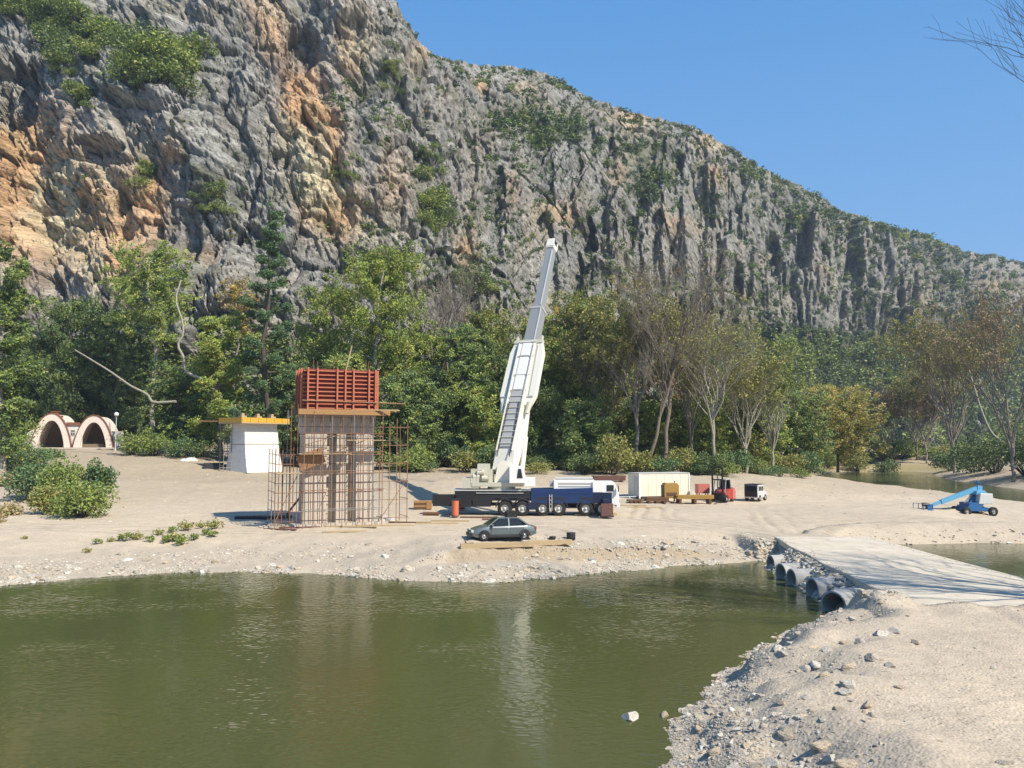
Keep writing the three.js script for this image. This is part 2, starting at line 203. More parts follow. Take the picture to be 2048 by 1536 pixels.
function hitGround(px, py) { const r = rayOf(px, py), k = 1 / -r.z; let a = 10, d = 10; while (d < 260 && CAM_Y + r.y * k * d > groundY(r.x * k * d, -d)) { a = d; d += 0.2; } for (let i = 0; i < 10; i++) { const m = (a + d) / 2; if (CAM_Y + r.y * k * m > groundY(r.x * k * m, -m)) a = m; else d = m; } return V(r.x * k * d, groundY(r.x * k * d, -d), -d); }
function fordY(z) { return 1.34 - 0.10 * Math.sin(clamp((z + 33) / -22) * Math.PI); }
{
  const xs = [], zs = [];
  for (let z = 40; z > 0; z -= 5) zs.push(z);
  for (let z = 0; z > -11; z -= 1) zs.push(z);
  { let z = -11; while (z > -1100) { zs.push(z); z -= Math.max(0.12, -z * (z > -125 ? 0.0062 : 0.03)); } }
  { let x = 0; const p = []; while (x < 1100) { x += x < 22 ? 0.2 : x < 62 ? 0.5 : x < 140 ? 1.8 : 26; p.push(x); } xs.push(...p.slice().reverse().map(v => -v), 0, ...p); }
  const nx = xs.length, nz = zs.length, pos = new Float32Array(nx * nz * 3), col = new Float32Array(nx * nz * 3), uv = new Float32Array(nx * nz * 2), idx = [];
  let q = 0;
  for (let j = 0; j < nz; j++) for (let i = 0; i < nx; i++, q++) {
    const x = xs[i], z = zs[j], far = z < -330 || Math.abs(x) > 260 || z > 25;
    const s = far ? [9, 9, 9] : shore(x, z), y = far ? 3 + 2 * noise(x * 0.01, z * 0.01, 1.1) : groundY(x, z, s);
    pos.set([x, y, z], q * 3); uv.set([x / 9, z / 9], q * 2);
    const sd = Math.min(...s);
    let c = [0.55, 0.46, 0.345];
    const v = fbm(x * 0.12, z * 0.12, 8.5, 4), g = noise(x * 0.8, z * 0.8, 3.1);
    c = c.map((k, n) => k * (1 + 0.20 * v + 0.07 * g) * [1, 1 - 0.02 * v, 1 - 0.06 * v][n]);
    const gravel = Math.max(sst(9, 3, sd) * (z > -56 ? 1 : 0.5), 0) * (0.7 + 0.6 * noise(x * 0.5, z * 0.5, 6.1));
    c = [mix(c[0], 0.41, 0.8 * clamp(gravel)), mix(c[1], 0.355, 0.8 * clamp(gravel)), mix(c[2], 0.285, 0.8 * clamp(gravel))];
    if (x > -62 && x < 50 && z > -90 && z < -6 && sd > 1) { const k = 0.3 * lastRut * clamp(0.6 + noise(x * 0.4, z * 0.4, 1.2)); c = [c[0] * (1 - k), c[1] * (1 - k * 1.05), c[2] * (1 - 1.1 * k)]; }
    const back = sst(-72, -86, z) * sst(0, -12, x) * 0.7 + sst(-92, -100, z) * 0.6; c = [mix(c[0], 0.42, clamp(back)), mix(c[1], 0.345, clamp(back)), mix(c[2], 0.25, clamp(back))];
    if (z < -205 && x > 55) { const k = sst(0.3, 1.5, sd) * sst(14, 7, sd); c = [mix(c[0], 0.34, k), mix(c[1], 0.28, k), mix(c[2], 0.13, k)]; }
    if (z < -44 && z > -58 && x > -4 && x < 16.5) { const e = -49.3 - 0.28 * (x + 3) + 0.25 * noise(x * 0.8, 3.3), k = sst(0.75, 0.3, Math.abs(z - e - 0.15)) * sst(-6, -3, x) * sst(17, 11, x); c = [mix(c[0], 0.34, 0.7 * k), mix(c[1], 0.265, 0.7 * k), mix(c[2], 0.175, 0.7 * k)]; }
    col.set(c, q * 3);
    if (i < nx - 1 && j < nz - 1) { const a = q, b = q + 1, e = q + nx, f = e + 1; idx.push(a, b, e, b, f, e); }
  }
  const g = new THREE.BufferGeometry(); g.setAttribute('position', new THREE.BufferAttribute(pos, 3)); g.setAttribute('color', new THREE.BufferAttribute(col, 3)); g.setAttribute('uv', new THREE.BufferAttribute(uv, 2)); g.setIndex(idx); g.computeVertexNormals();
  structure('ground', g, new THREE.MeshStandardMaterial({ vertexColors: true, roughness: 0.96, map: T.grit, bumpMap: T.gritBump, bumpScale: 0.05, side: THREE.DoubleSide }));
  lap('ground');
}
{
  const g = new THREE.PlaneGeometry(330, 300, 1, 1); g.rotateX(-Math.PI / 2); g.translate(25, 0, -110);
  const u = g.attributes.uv, p = g.attributes.position; for (let i = 0; i < u.count; i++) u.setXY(i, p.getX(i) / 15, p.getZ(i) / 15);
  structure('water', g, new THREE.MeshPhysicalMaterial({ color: lin(0.082, 0.091, 0.030), roughness: 0.10, ior: 1.33, transmission: 0.16, thickness: 0, bumpMap: T.water, bumpScale: 0.04, side: THREE.DoubleSide }));
}
{ // concrete ford slab across the river with a raised lip
  const N = 24, pos = [], uv = [], idx = []; const x0 = 0, x1 = 24.2, prof = [[x0, -0.34], [x0, 0], [x0 + 0.05, 0.03], [x1 - 0.05, 0.03], [x1, 0], [x1, -0.34]];
  for (let i = 0; i <= N; i++) { const z = mix(-31.8, -55.5, i / N), L = fordL(z) + 0.08 * Math.sin(i * 0.9); for (const [x, y] of prof) { const xx = x < 1 ? L + x : x + 0.3 * Math.sin(i / N * 2.2); pos.push(xx, fordY(z) + y, z); uv.push(xx / 5, z / 5 + y); } }
  const k = prof.length; for (let i = 0; i < N; i++) for (let j = 0; j < k - 1; j++) { const a = i * k + j; idx.push(a, a + k, a + 1, a + 1, a + k, a + k + 1); }
  for (const b of [0, N * k]) for (let j = 1; j < k - 1; j++) idx.push(b, b + j, b + j + 1);
  let g = new THREE.BufferGeometry(); g.setAttribute('position', new THREE.Float32BufferAttribute(pos, 3)); g.setAttribute('uv', new THREE.Float32BufferAttribute(uv, 2)); g.setIndex(idx); g = g.toNonIndexed(); g.computeVertexNormals();
  structure('ford_road', g, M.slab);
}
const pipeSpots = [[14.55, -37.1, 0.66, 'concrete culvert pipe at the near end of the ford, standing clear of the stones'], [15.0, -40.9, 0.64, 'concrete culvert pipe under the ford, second from the sandy near bank'], [15.1, -44.2, 0.6, 'concrete culvert pipe under the middle of the ford'], [15.2, -46.2, 0.6, 'concrete culvert pipe under the ford, second from the far gravel bank'], [15.9, -50.2, 0.55, 'concrete culvert pipe at the far end of the ford by the gravel bank']];
for (const [x, z, r, label] of pipeSpots) {
  const g = new THREE.LatheGeometry([[r - 0.09, 0], [r, 0], [r, z > -38 ? 6 : 8], [r - 0.09, z > -38 ? 6 : 8], [r - 0.09, 0]].map(a => new THREE.Vector2(...a)), 28); g.rotateZ(-Math.PI / 2); g.rotateY(z > -38 ? 0.62 : 0.16 + 0.1 * noise(x * 9, z));
  solo('culvert_pipe', g, M.pipe, label, 'pipe', 'culvert pipes through the ford', V(x, 0.05 + r * 0.45, z));
}
lap('water');
// ------------------------------------------------------------------ mountain
const skyl = [[-700, -420, 330, 170], [-400, -420, 300, 160], [-150, -400, 270, 152], [0, -350, 262, 150], [200, -330, 255, 150], [400, -280, 250, 150], [600, -160, 250, 156], [700, -80, 250, 162], [770, -14, 252, 168], [795, 8, 254, 170], [815, 50, 258, 172], [832, 84, 266, 174], [850, 98, 273, 176], [870, 112, 282, 180], [900, 118, 298, 184], [950, 127, 326, 190], [1040, 138, 375, 204], [1100, 150, 398, 216], [1140, 176, 410, 226], [1200, 205, 430, 246], [1300, 235, 462, 280], [1400, 258, 500, 312], [1440, 288, 512, 326], [1500, 320, 532, 344], [1560, 358, 552, 362], [1600, 372, 566, 376], [1650, 402, 590, 394], [1700, 430, 620, 414], [1780, 452, 668, 448], [1850, 470, 720, 478], [1900, 492, 752, 500], [1950, 508, 784, 522], [2048, 524, 836, 566], [2200, 548, 920, 640], [2500, 600, 1050, 780], [2800, 660, 1150, 900]];
function skyAt(px) { let k = 0; while (k < skyl.length - 2 && skyl[k + 1][0] < px) k++; const a = skyl[k], b = skyl[k + 1], t = clamp((px - a[0]) / (b[0] - a[0])); const bd = mix(a[3], b[3], t); const jag = px > 800 ? 6 * noise(px * 0.045, 0.3, 5.1) + 4 * noise(px * 0.12, 0.7, 2.1) : 4 * noise(px * 0.06, 0.2, 3.3); return [mix(a[1], b[1], t) + jag, bd + (mix(a[2], b[2], t) - bd) * (px < 800 ? 1 : mix(1, 0.72, sst(800, 1300, px))), bd]; }
const stain = [[602, 165, 34, 46, 1], [598, 245, 38, 60, 1], [640, 300, 34, 60, 0.9], [630, 400, 38, 60, 0.85], [690, 440, 40, 50, 0.55], [545, 70, 34, 44, 0.6], [700, 110, 30, 60, 0.5], [40, 400, 120, 110, 1.0], [130, 440, 130, 110, 0.8], [215, 480, 50, 90, 0.85], [60, 270, 60, 40, 0.9], [305, 400, 30, 60, 0.55], [355, 330, 24, 20, 0.5], [250, 540, 60, 40, 0.7], [820, 140, 16, 30, 0.5], [930, 520, 22, 44, 0.7], [400, 520, 40, 30, 0.3], [1115, 450, 40, 26, 0.6], [1030, 400, 20, 40, 0.4], [1265, 250, 40, 34, 0.6], [1420, 292, 26, 22, 0.7], [960, 182, 16, 14, 0.7], [1060, 190, 40, 20, 0.3], [1430, 380, 24, 30, 0.5], [1370, 490, 44, 26, 0.35], [1240, 380, 20, 30, 0.4], [1990, 580, 40, 22, 0.4], [1640, 560, 26, 20, 0.3], [1830, 610, 20, 36, 0.3], [520, 20, 40, 30, 0.4], [780, 380, 40, 80, 0.35]];
const caves = [[604, 98, 34, 42, 9], [690, 88, 26, 30, 6], [30, 205, 62, 66, 11], [205, 325, 46, 24, 6], [170, 405, 20, 20, 3], [245, 430, 16, 60, 2.5], [380, 480, 20, 60, 3], [560, 330, 20, 16, 3], [1178, 520, 24, 62, 15], [1345, 335, 26, 34, 8], [1545, 520, 16, 46, 12], [1605, 500, 15, 60, 13], [1785, 630, 18, 62, 16], [1470, 590, 14, 56, 11], [1700, 560, 16, 40, 9], [1750, 500, 14, 36, 10], [1430, 540, 12, 50, 8], [1880, 600, 18, 40, 10], [1260, 500, 14, 50, 6], [1100, 420, 30, 14, 5], [780, 70, 20, 24, 4], [820, 300, 14, 60, 3], [1000, 430, 14, 70, 6], [940, 330, 12, 60, 5]];
const green = [[60, 15, 70, 26, 1], [120, 50, 70, 34, 1], [165, 95, 34, 40, 0.9], [215, 70, 40, 40, 1], [290, 100, 40, 40, 1], [345, 140, 60, 40, 1.1], [190, 170, 26, 36, 0.7], [150, 150, 50, 60, 0.4], [870, 440, 34, 50, 0.8], [850, 360, 26, 40, 0.45], [760, 130, 20, 50, 0.4], [800, 180, 20, 40, 0.4], [1020, 240, 50, 26, 1], [1090, 255, 60, 30, 1], [1150, 262, 40, 26, 0.9], [1100, 300, 50, 30, 0.6], [1280, 297, 60, 14, 0.9], [1290, 370, 40, 34, 1], [1330, 350, 44, 44, 0.7], [1240, 330, 30, 30, 0.4], [1500, 345, 40, 20, 0.9], [1560, 400, 60, 30, 0.6], [1650, 430, 50, 30, 0.7], [1760, 462, 60, 16, 1], [1840, 490, 40, 20, 0.9], [1600, 450, 60, 24, 0.5], [1430, 430, 60, 50, 0.35], [1700, 500, 60, 30, 0.5], [1520, 600, 40, 40, 0.5], [1560, 690, 80, 30, 1.3], [1650, 700, 70, 36, 1.2], [1740, 720, 60, 40, 1.2], [1600, 750, 120, 40, 1.5], [1780, 770, 90, 40, 1.4], [1490, 700, 40, 50, 1], [1880, 560, 40, 60, 0.7], [1950, 620, 50, 60, 0.7], [1840, 680, 40, 60, 0.8], [1930, 700, 70, 60, 1], [2010, 680, 70, 60, 0.9], [1720, 610, 24, 50, 0.6], [1250, 560, 30, 60, 0.5], [1180, 580, 40, 30, 0.6], [960, 560, 60, 40, 0.6], [1400, 640, 80, 50, 0.6], [1300, 600, 80, 50, 0.4], [480, 330, 26, 50, 0.4], [420, 400, 50, 40, 0.35], [290, 330, 16, 40, 0.5]];
const blob = (L, px, py) => { let s = 0; for (const [a, b, rx, ry, k] of L) { const u = (px - a) / rx, v = (py - b) / ry, d = u * u + v * v; if (d < 4) s += k * Math.exp(-d); } return s; };
const cavity = (px, py) => { let s = 0; for (const [a, b, rx, ry, k] of caves) { const u = (px - a) / rx, v = (py - b) / ry; if (Math.abs(u) > 1.6 || Math.abs(v) > 1.6) continue; const w = 0.28 * noise(px * 0.05, py * 0.05, 1.3) + 0.15 * noise(px * 0.15, py * 0.15, 5.3); const d = Math.pow(Math.abs(u) ** 2.6 + Math.abs(v) ** 2.6, 1 / 2.6) + w; s += 0.8 * k * sst(1.12, 0.72, d); } return s; };
const MX0 = -220, MX1 = 2330, MDX = 2.5, MN = Math.round((MX1 - MX0) / MDX) + 1, MT = 350;
const mpos = new Float32Array(MN * (MT + 2) * 3);
{
  const col = new Float32Array(MN * (MT + 2) * 3), uv = new Float32Array(MN * (MT + 2) * 2), idx = [];
  const stn = new Float32Array(MN); { let q = null; for (let i = 0; i < MN; i++) { const px = MX0 + i * MDX, [, td, bd] = skyAt(px), dd = mix(bd, td, 0.35), p = V((px - CX) / F * dd, 0, -dd); stn[i] = q ? stn[i - 1] + p.distanceTo(q) * 0.92 : 0; q = p; } }
  // smooth surface first
  const S = new Float32Array(MN * (MT + 1) * 3);
  for (let i = 0; i < MN; i++) {
    const px = MX0 + i * MDX, [ty, td, bd] = skyAt(px), B = at(px, 985, bd), Tp = at(px, ty, td), far = sst(900, 1500, px);
    for (let j = 0; j <= MT; j++) {
      const t = j / MT; let g;
      const gn = mix(mix(0.0, t, 0.5) + 0.5 * t * t, t, 0.2);
      const gf = t < 0.34 ? 0.34 * (t / 0.34) : t < 0.66 ? mix(0.34, 0.5, (t - 0.34) / 0.32) : mix(0.5, 1, Math.pow((t - 0.66) / 0.34, 1.1));
      g = mix(gn, mix(gf, t, 0.55), far); g += 0.05 * Math.sin(t * Math.PI) * noise(px * 0.006, t * 5, 2.2);
      const o = (i * (MT + 1) + j) * 3; S[o] = mix(B.x, Tp.x, g); S[o + 1] = mix(B.y, Tp.y, t); S[o + 2] = mix(B.z, Tp.z, g);
    }
  }
  const a = V(), b = V(), n = V();
  for (let i = 0; i < MN; i++) for (let j = 0; j <= MT; j++) {
    const o = (i * (MT + 1) + j) * 3, w = (i * (MT + 2) + j), i0 = Math.max(0, i - 6), i1 = Math.min(MN - 1, i + 6), j0 = Math.max(0, j - 6), j1 = Math.min(MT, j + 6);
    a.fromArray(S, (i1 * (MT + 1) + j) * 3).sub(b.fromArray(S, (i0 * (MT + 1) + j) * 3)); const sx = a.length();
    n.fromArray(S, (i * (MT + 1) + j1) * 3).sub(b.fromArray(S, (i * (MT + 1) + j0) * 3)); n.cross(a).negate().normalize(); n.y *= mix(0.4, 1, sst(950, 1350, MX0 + i * MDX)); n.normalize(); if (n.z < 0) n.negate();
    const x = S[o], y = S[o + 1], z = S[o + 2], px = MX0 + i * MDX, t = j / MT, far = sst(950, 1350, px), py = project(V(x, y, z))[1];
    const edge = mix(1, 0.1, sst(0.86, 1, t));
    const along = stn[i], dep = -z * 0.12;
    // vertical buttresses and gullies, then blocks of three sizes
    let d = 0;
    const wob = 7 * noise(along * 0.02, y * 0.02, 8.8) + 1.6 * noise(along * 0.11, y * 0.11, 2.8), u = along + wob + 0.12 * y * (1 - far), w2 = y + 1.5 * noise(along * 0.13, y * 0.13, 6.8);
    const flu = 1 - 2 * Math.abs(noise(u * 0.028, y * 0.005, 1.5)), flu2 = 1 - 2 * Math.abs(noise(u * 0.075 + 3, y * 0.012, 7.5)), flu3 = 1 - 2 * Math.abs(noise(u * 0.19, y * 0.035, 4.5));
    const var1 = sst(-0.25, 0.35, noise(along * 0.009, y * 0.012, 6.3));
    d += edge * (mix(5, 20 * (0.45 + 0.55 * var1), far) * flu + mix(3, 10 * (0.4 + 0.6 * var1), far) * flu2 + mix(1.4, 4, far) * flu3);
    // cliff bands: steep walls between narrow benches
    const Pp = mix(52, 36, far), ph = (y + 15 * noise(along * 0.013, y * 0.008, 4.2) + 4 * noise(along * 0.07, y * 0.02, 9.2)) / Pp, bi = Math.floor(ph), fr = ph - bi, amp = clamp(0.65 + 0.9 * noise(bi * 7.3 + 0.5, along * 0.017, 2.7), 0.1, 1.1);
    d += edge * amp * mix(11, 19, far) * ((fr < 0.84 ? fr / 0.84 : 1 - (fr - 0.84) / 0.16) - 0.5) * sst(0.05, 0.2, t);
    d += edge * mix(5, 8, far) * fbm(u * 0.02, y * 0.02, 3.1, 3);
    const s1 = mix(1, 1.5, far);
    const ve = mix(1, 0.65, far), cav = cavity(px, py) * mix(1, 1.5, far);
    d -= cav;
    d += edge * 2.6 * s1 * facet(u * 0.11 / s1, w2 * 0.07 * ve / s1, dep * 0.1 + 3.3, 0.8);
    const u2 = u + 0.5 * d, v2 = w2;      // fine relief follows the folded surface
    d += 1.35 * s1 * mix(0.5, 1, edge) * facet(u2 * 0.27 / s1, v2 * 0.2 * ve / s1, dep * 0.2 + 7.7, 0.9);
    d += 0.66 * s1 * facet(u2 * 0.62 / s1, v2 * 0.5 * ve / s1, dep * 0.4 + 1.1, 0.95);
    d += 0.30 * s1 * noise(u2 * 1.1 / s1, v2 * 1.0 / s1, dep) + 0.28 * s1 * Math.abs(noise(u2 * 1.9 / s1, v2 * 1.7 / s1, dep + 3.1)) * 2 + 0.18 * s1 * noise(u2 * 3.4 / s1, v2 * 3.2 / s1, dep + 5.1);
    const led = noise(along * 0.03, y * 0.07, 3.3); d -= edge * 1.2 * sst(0.1, 0.3, led);
    const f2 = sst(780, 1150, px), q0 = mix(mix(n.x, 0.18, 0.7), -0.22, f2), q1 = mix(mix(n.y * 0.7, 0.1, 0.7), 0.12, f2), q2 = mix(mix(n.z, 0.97, 0.7), 0.95, f2); mpos[w * 3] = x + q0 * d; mpos[w * 3 + 1] = y + q1 * d; mpos[w * 3 + 2] = z + q2 * d;
    uv[w * 2] = (along + 0.6 * d) / 17; uv[w * 2 + 1] = (y + 0.2 * d) / 17;
    // colour of the rock itself
    let st = blob(stain, px, py) * 1.35; st = clamp(st * 1.1 + st * 1.0 * fbm(along * 0.09, y * 0.03, 4.4, 4) + 0.10 * sst(0.1, 0.35, fbm(along * 0.05, y * 0.02, 9.4, 3)));
    const v = fbm(u2 * 0.12, v2 * 0.05, 5.4, 4), f = fbm(u2 * 0.6, v2 * 0.5, 3.9, 3), strk = noise(along * 0.5, y * 0.035, 6.6);
    const tan = sst(-0.1, 0.35, fbm(along * 0.07, y * 0.05, 7.4, 4)), dk = sst(0.12, 0.4, fbm(along * 0.35, y * 0.3, 1.4, 3));
    let c = [0.325, 0.32, 0.30].map((k, q) => mix(k, [0.40, 0.345, 0.265][q], 0.55 * tan) * (1 + 0.5 * v + 0.7 * f - 0.22 * sst(0.15, 0.5, strk)) * (1 - 0.4 * dk));
    c = [c[0] * (1 + 0.05 * v), c[1], c[2] * (1 - 0.05 * v)];
    const or = [0.56, 0.36, 0.205].map((k, q) => k * (1 + 0.5 * f + [0.25, 0.5, 0.8][q] * v + [0, 0.35, 0.6][q] * tan));
    c = c.map((k, q) => mix(k, or[q], st));
    const moss = clamp(sst(0.06, 0.3, fbm(along * 0.1, y * 0.09, 2.9, 4)) * 0.55 + 0.6 * blob(green, px, py)); c = [mix(c[0], 0.12, moss * 0.75), mix(c[1], 0.13, moss * 0.75), mix(c[2], 0.06, moss * 0.75)];
    col.set(c.map(k => clamp(k, 0.03, 0.75)), w * 3);
    if (j === MT) { const e = w + 1; mpos[e * 3] = mpos[w * 3] - n.x * 90 + 0; mpos[e * 3 + 1] = mpos[w * 3 + 1] - 6; mpos[e * 3 + 2] = mpos[w * 3 + 2] - 90; col.set([0.15, 0.15, 0.08], e * 3); uv.set([0, 0], e * 2); }
  }
  const R = MT + 2; for (let i = 0; i < MN - 1; i++) for (let j = 0; j < R - 1; j++) { const q = i * R + j; idx.push(q, q + R, q + 1, q + 1, q + R, q + R + 1); }
  const g = new THREE.BufferGeometry(); g.setAttribute('position', new THREE.BufferAttribute(mpos, 3)); g.setAttribute('color', new THREE.BufferAttribute(col, 3)); g.setAttribute('uv', new THREE.BufferAttribute(uv, 2)); g.setIndex(idx); g.computeVertexNormals();
  structure('mountain', g, new THREE.MeshStandardMaterial({ vertexColors: true, roughness: 0.95, map: T.rock, bumpMap: T.rockBump, bumpScale: 0.4, side: THREE.DoubleSide }));
  lap('mountain');
}
const rowPx = (i, j) => { const o = (i * (MT + 2) + j) * 3, y = mpos[o + 1] - CAM_Y, z = mpos[o + 2]; return CY - F * (y * cP + z * sP) / (y * sP - z * cP); };
function benchAt(px, py) { const i = clamp(Math.round((px - MX0) / MDX), 3, MN - 4); let best = 1e9, bj = 3; for (let j = 3; j <= MT - 3; j++) { const e = Math.abs(rowPx(i, j) - py); if (e < best) { best = e; bj = j; } } const a = V().fromArray(mpos, (i * (MT + 2) + bj + 2) * 3).sub(V().fromArray(mpos, (i * (MT + 2) + bj - 2) * 3)); return a.y < 1.0 * Math.hypot(a.x, a.z); }
function rockAt(px, py) { const i = clamp(Math.round((px - MX0) / MDX), 0, MN - 1); let best = 1e9, bj = 0; for (let j = 0; j <= MT; j++) { const e = Math.abs(rowPx(i, j) - py); if (e < best) { best = e; bj = j; } } return V().fromArray(mpos, (i * (MT + 2) + bj) * 3); }
// ------------------------------------------------------------------ plants
class Leaves {
  constructor() { this.p = []; this.c = []; }
  add(x, y, z, s, r, col, droop = 0) {
    const a = r() * 6.283, cz = r() * 2 - 1, q = Math.sqrt(1 - cz * cz); let n = V(q * Math.cos(a), Math.abs(cz) * 0.8 + 0.25, q * Math.sin(a)).normalize(); if (r() < 0.25) n.y *= -1;
    const u = V(r() - 0.5, r() - 0.5 - droop, r() - 0.5).cross(n).normalize(), w = n.clone().cross(u), l = s * (0.7 + 0.6 * r()), k = l * (0.42 + 0.25 * r());
    const P = [x - u.x * l / 2, y - u.y * l / 2, z - u.z * l / 2], Q = [x + w.x * k / 2 + n.x * k * 0.1, y + w.y * k / 2 + n.y * k * 0.1, z + w.z * k / 2 + n.z * k * 0.1], R = [x + u.x * l / 2, y + u.y * l / 2, z + u.z * l / 2], S = [x - w.x * k / 2 + n.x * k * 0.1, y - w.y * k / 2 + n.y * k * 0.1, z - w.z * k / 2 + n.z * k * 0.1];
    this.p.push(...P, ...Q, ...R, ...P, ...R, ...S); for (let i = 0; i < 6; i++) this.c.push(...col);
  }
  geo() { const g = new THREE.BufferGeometry(); g.setAttribute('position', new THREE.Float32BufferAttribute(this.p, 3)); g.setAttribute('color', new THREE.Float32BufferAttribute(this.c, 3)); g.setAttribute('uv', new THREE.Float32BufferAttribute(new Float32Array(this.p.length / 3 * 2), 2)); g.computeVertexNormals(); return g; }
}
const PAL = { bright: [[0.317, 0.371, 0.053], [0.224, 0.282, 0.041], [0.400, 0.400, 0.082]], mid: [[0.231, 0.301, 0.056], [0.168, 0.231, 0.045], [0.323, 0.364, 0.077]], dark: [[0.106, 0.163, 0.043], [0.073, 0.119, 0.035], [0.150, 0.206, 0.053]], olive: [[0.315, 0.303, 0.070], [0.230, 0.237, 0.055], [0.399, 0.351, 0.091]], yellow: [[0.420, 0.340, 0.068], [0.300, 0.280, 0.053], [0.500, 0.370, 0.075]], blue: [[0.098, 0.184, 0.063], [0.069, 0.138, 0.052], [0.138, 0.230, 0.081]], rusty: [[0.345, 0.247, 0.127], [0.287, 0.213, 0.109], [0.391, 0.299, 0.144]], dry: [[0.45, 0.36, 0.18], [0.36, 0.27, 0.14], [0.52, 0.43, 0.23]] };
const leafCol = (pal, r) => { const a = PAL[pal], k = r(), b = a[k < 0.5 ? 0 : k < 0.82 ? 1 : 2], v = 0.8 + 0.4 * r(); return [b[0] * v * (0.9 + 0.2 * r()), b[1] * v, b[2] * v * (0.8 + 0.4 * r())]; };
const CLUMP = [1, 2, 3].map(s => { const r = rngOf(s * 7), L = new Leaves(); for (let k = 0; k < 16; k++) { const a = r() * 6.283, cz = r() * 2 - 1, q = Math.sqrt(1 - cz * cz), rr = Math.pow(r(), 0.5), v = 0.7 + 0.6 * r(); L.add(Math.cos(a) * q * rr, cz * rr * 0.7, Math.sin(a) * q * rr, 0.62, r, [v, v, v * (0.8 + 0.4 * r())]); } return L.geo(); });
function clumps(name, list, parent) {   // list of [x, y, z, size, colour]: sprays of leaves
  const m = new THREE.InstancedMesh(CLUMP[list.length % 3], M.leaf, list.length), q = new THREE.Matrix4(), e = new THREE.Euler(); list.forEach(([x, y, z, s, c], k) => { q.makeRotationFromEuler(e.set(k * 1.7 % 0.9, k * 2.4, k * 0.9 % 0.8)).scale(V(s, s, s)).setPosition(x, y, z); m.setMatrixAt(k, q); m.setColorAt(k, lin(...c)); });
  m.name = name; m.castShadow = m.receiveShadow = true; m.userData.kind = 'stuff'; parent.add(m); return m;
}
function limb(out, pts, r0, r1, seg = 6) { for (let i = 0; i < pts.length - 1; i++) out.push(rod(pts[i], pts[i + 1], mix(r0, r1, i / (pts.length - 1)), mix(r0, r1, (i + 1) / (pts.length - 1)), seg)); }
function wander(p, q, n, amp, r) { const o = [p.clone()]; for (let i = 1; i < n; i++) { const t = i / n; o.push(p.clone().lerp(q, t).add(V((r() - 0.5) * amp, (r() - 0.5) * amp * 0.5, (r() - 0.5) * amp))); } o.push(q.clone()); return o; }
function openCrown(g) { for (const k of ['uv']) if (!g.attributes[k]) g.setAttribute(k, new THREE.Float32BufferAttribute(new Float32Array(g.attributes.position.count * 2), 2)); return g; }
let seedN = 100;
function leafy(o) {           // broadleaf tree: trunk with limbs, crown of leaf clumps on the limbs
  const r = rngOf(o.seed ?? ++seedN), base = o.p ?? V((o.px - CX) / F * o.d, 0, -o.d); if (!o.p) base.y = groundY(base.x, base.z) - 0.05;
  const H = o.H ?? at(o.px, o.top, o.d).y - base.y, R = o.R ?? o.w / 2 / F * o.d, low = o.low ?? 0.3, wood = [], L = new Leaves(), lean = (o.lean ?? (r() - 0.5) * 0.1) * H;
  const t = thing(o.name ?? 'broadleaf_tree', o.label, o.cat ?? 'tree', base, 0, o.group);
  const tr = H * (o.tr ?? 0.016) + 0.05, topP = V(lean, H * 0.86, (r() - 0.5) * 1.2), tp = wander(V(0, 0, 0), topP, 6, H * 0.035, r); limb(wood, tp, tr, tr * 0.25, 8);
  const nb = o.blobs ?? 16, blobs = [], stem = h => { const k = clamp(h / (H * 0.86)) * 6, i = Math.min(5, Math.floor(k)); return tp[i].clone().lerp(tp[i + 1], k - i); };
  for (let k = 0; k < nb; k++) {
    const f = (k + 0.5) / nb, hh = mix(low, 0.95, f), az = k * 2.4 + r() * 0.8, prof = o.shape === 'column' ? 0.75 + 0.3 * r() : o.shape === 'cone' ? (1 - f) * 1.0 + 0.12 : Math.sqrt(Math.max(0.05, 1 - Math.pow((f - 0.42) / 0.68, 2))), rad = R * prof * (0.45 + 0.4 * r());
    const tip = V(lean * hh + Math.cos(az) * rad, H * (hh - (o.shape === 'cone' ? 0.03 : 0)) - (o.flat ?? 0), Math.sin(az) * rad), s = stem(Math.max(H * 0.12, H * hh - rad * (0.5 + 0.4 * r())));
    limb(wood, wander(s, tip, 3, rad * 0.22, r), tr * mix(0.5, 0.2, f), 0.03, 5);
    const br = Math.min(R * 0.6, (o.br ?? R * 0.42) * (0.7 + 0.6 * r())); blobs.push([tip, br]); blobs.push([s.clone().lerp(tip, 0.55), br * 0.7]);
  }
  const n = Math.round((o.n ?? 3600) / 2.8 * (o.dens ?? 1)), cs = (o.ls ?? 0.36) * 1.55, gap = o.gap ?? 0.1, list = []; let guard = 0;
  while (list.length < n && guard++ < n * 8) {
    const [c, br] = blobs[Math.floor(r() * blobs.length)], a = r() * 6.283, cz = r() * 2 - 1, q = Math.sqrt(1 - cz * cz), rr = br * Math.pow(r(), 0.45), x = c.x + Math.cos(a) * q * rr, y = c.y + cz * rr * 0.72, z = c.z + Math.sin(a) * q * rr;
    if (y > H || y < 0.3 || noise(x * 0.45 + o.d, y * 0.55, z * 0.45) < gap - 0.1) continue;
    list.push([x, y, z, cs * (0.7 + 0.6 * r()), leafCol(r() < (o.mix2 ?? 0) ? o.pal2 : o.pal, r)]);
  }
  part('trunk', wood, o.bark ?? M.bark, t); clumps('crown', list, t); return t;
}
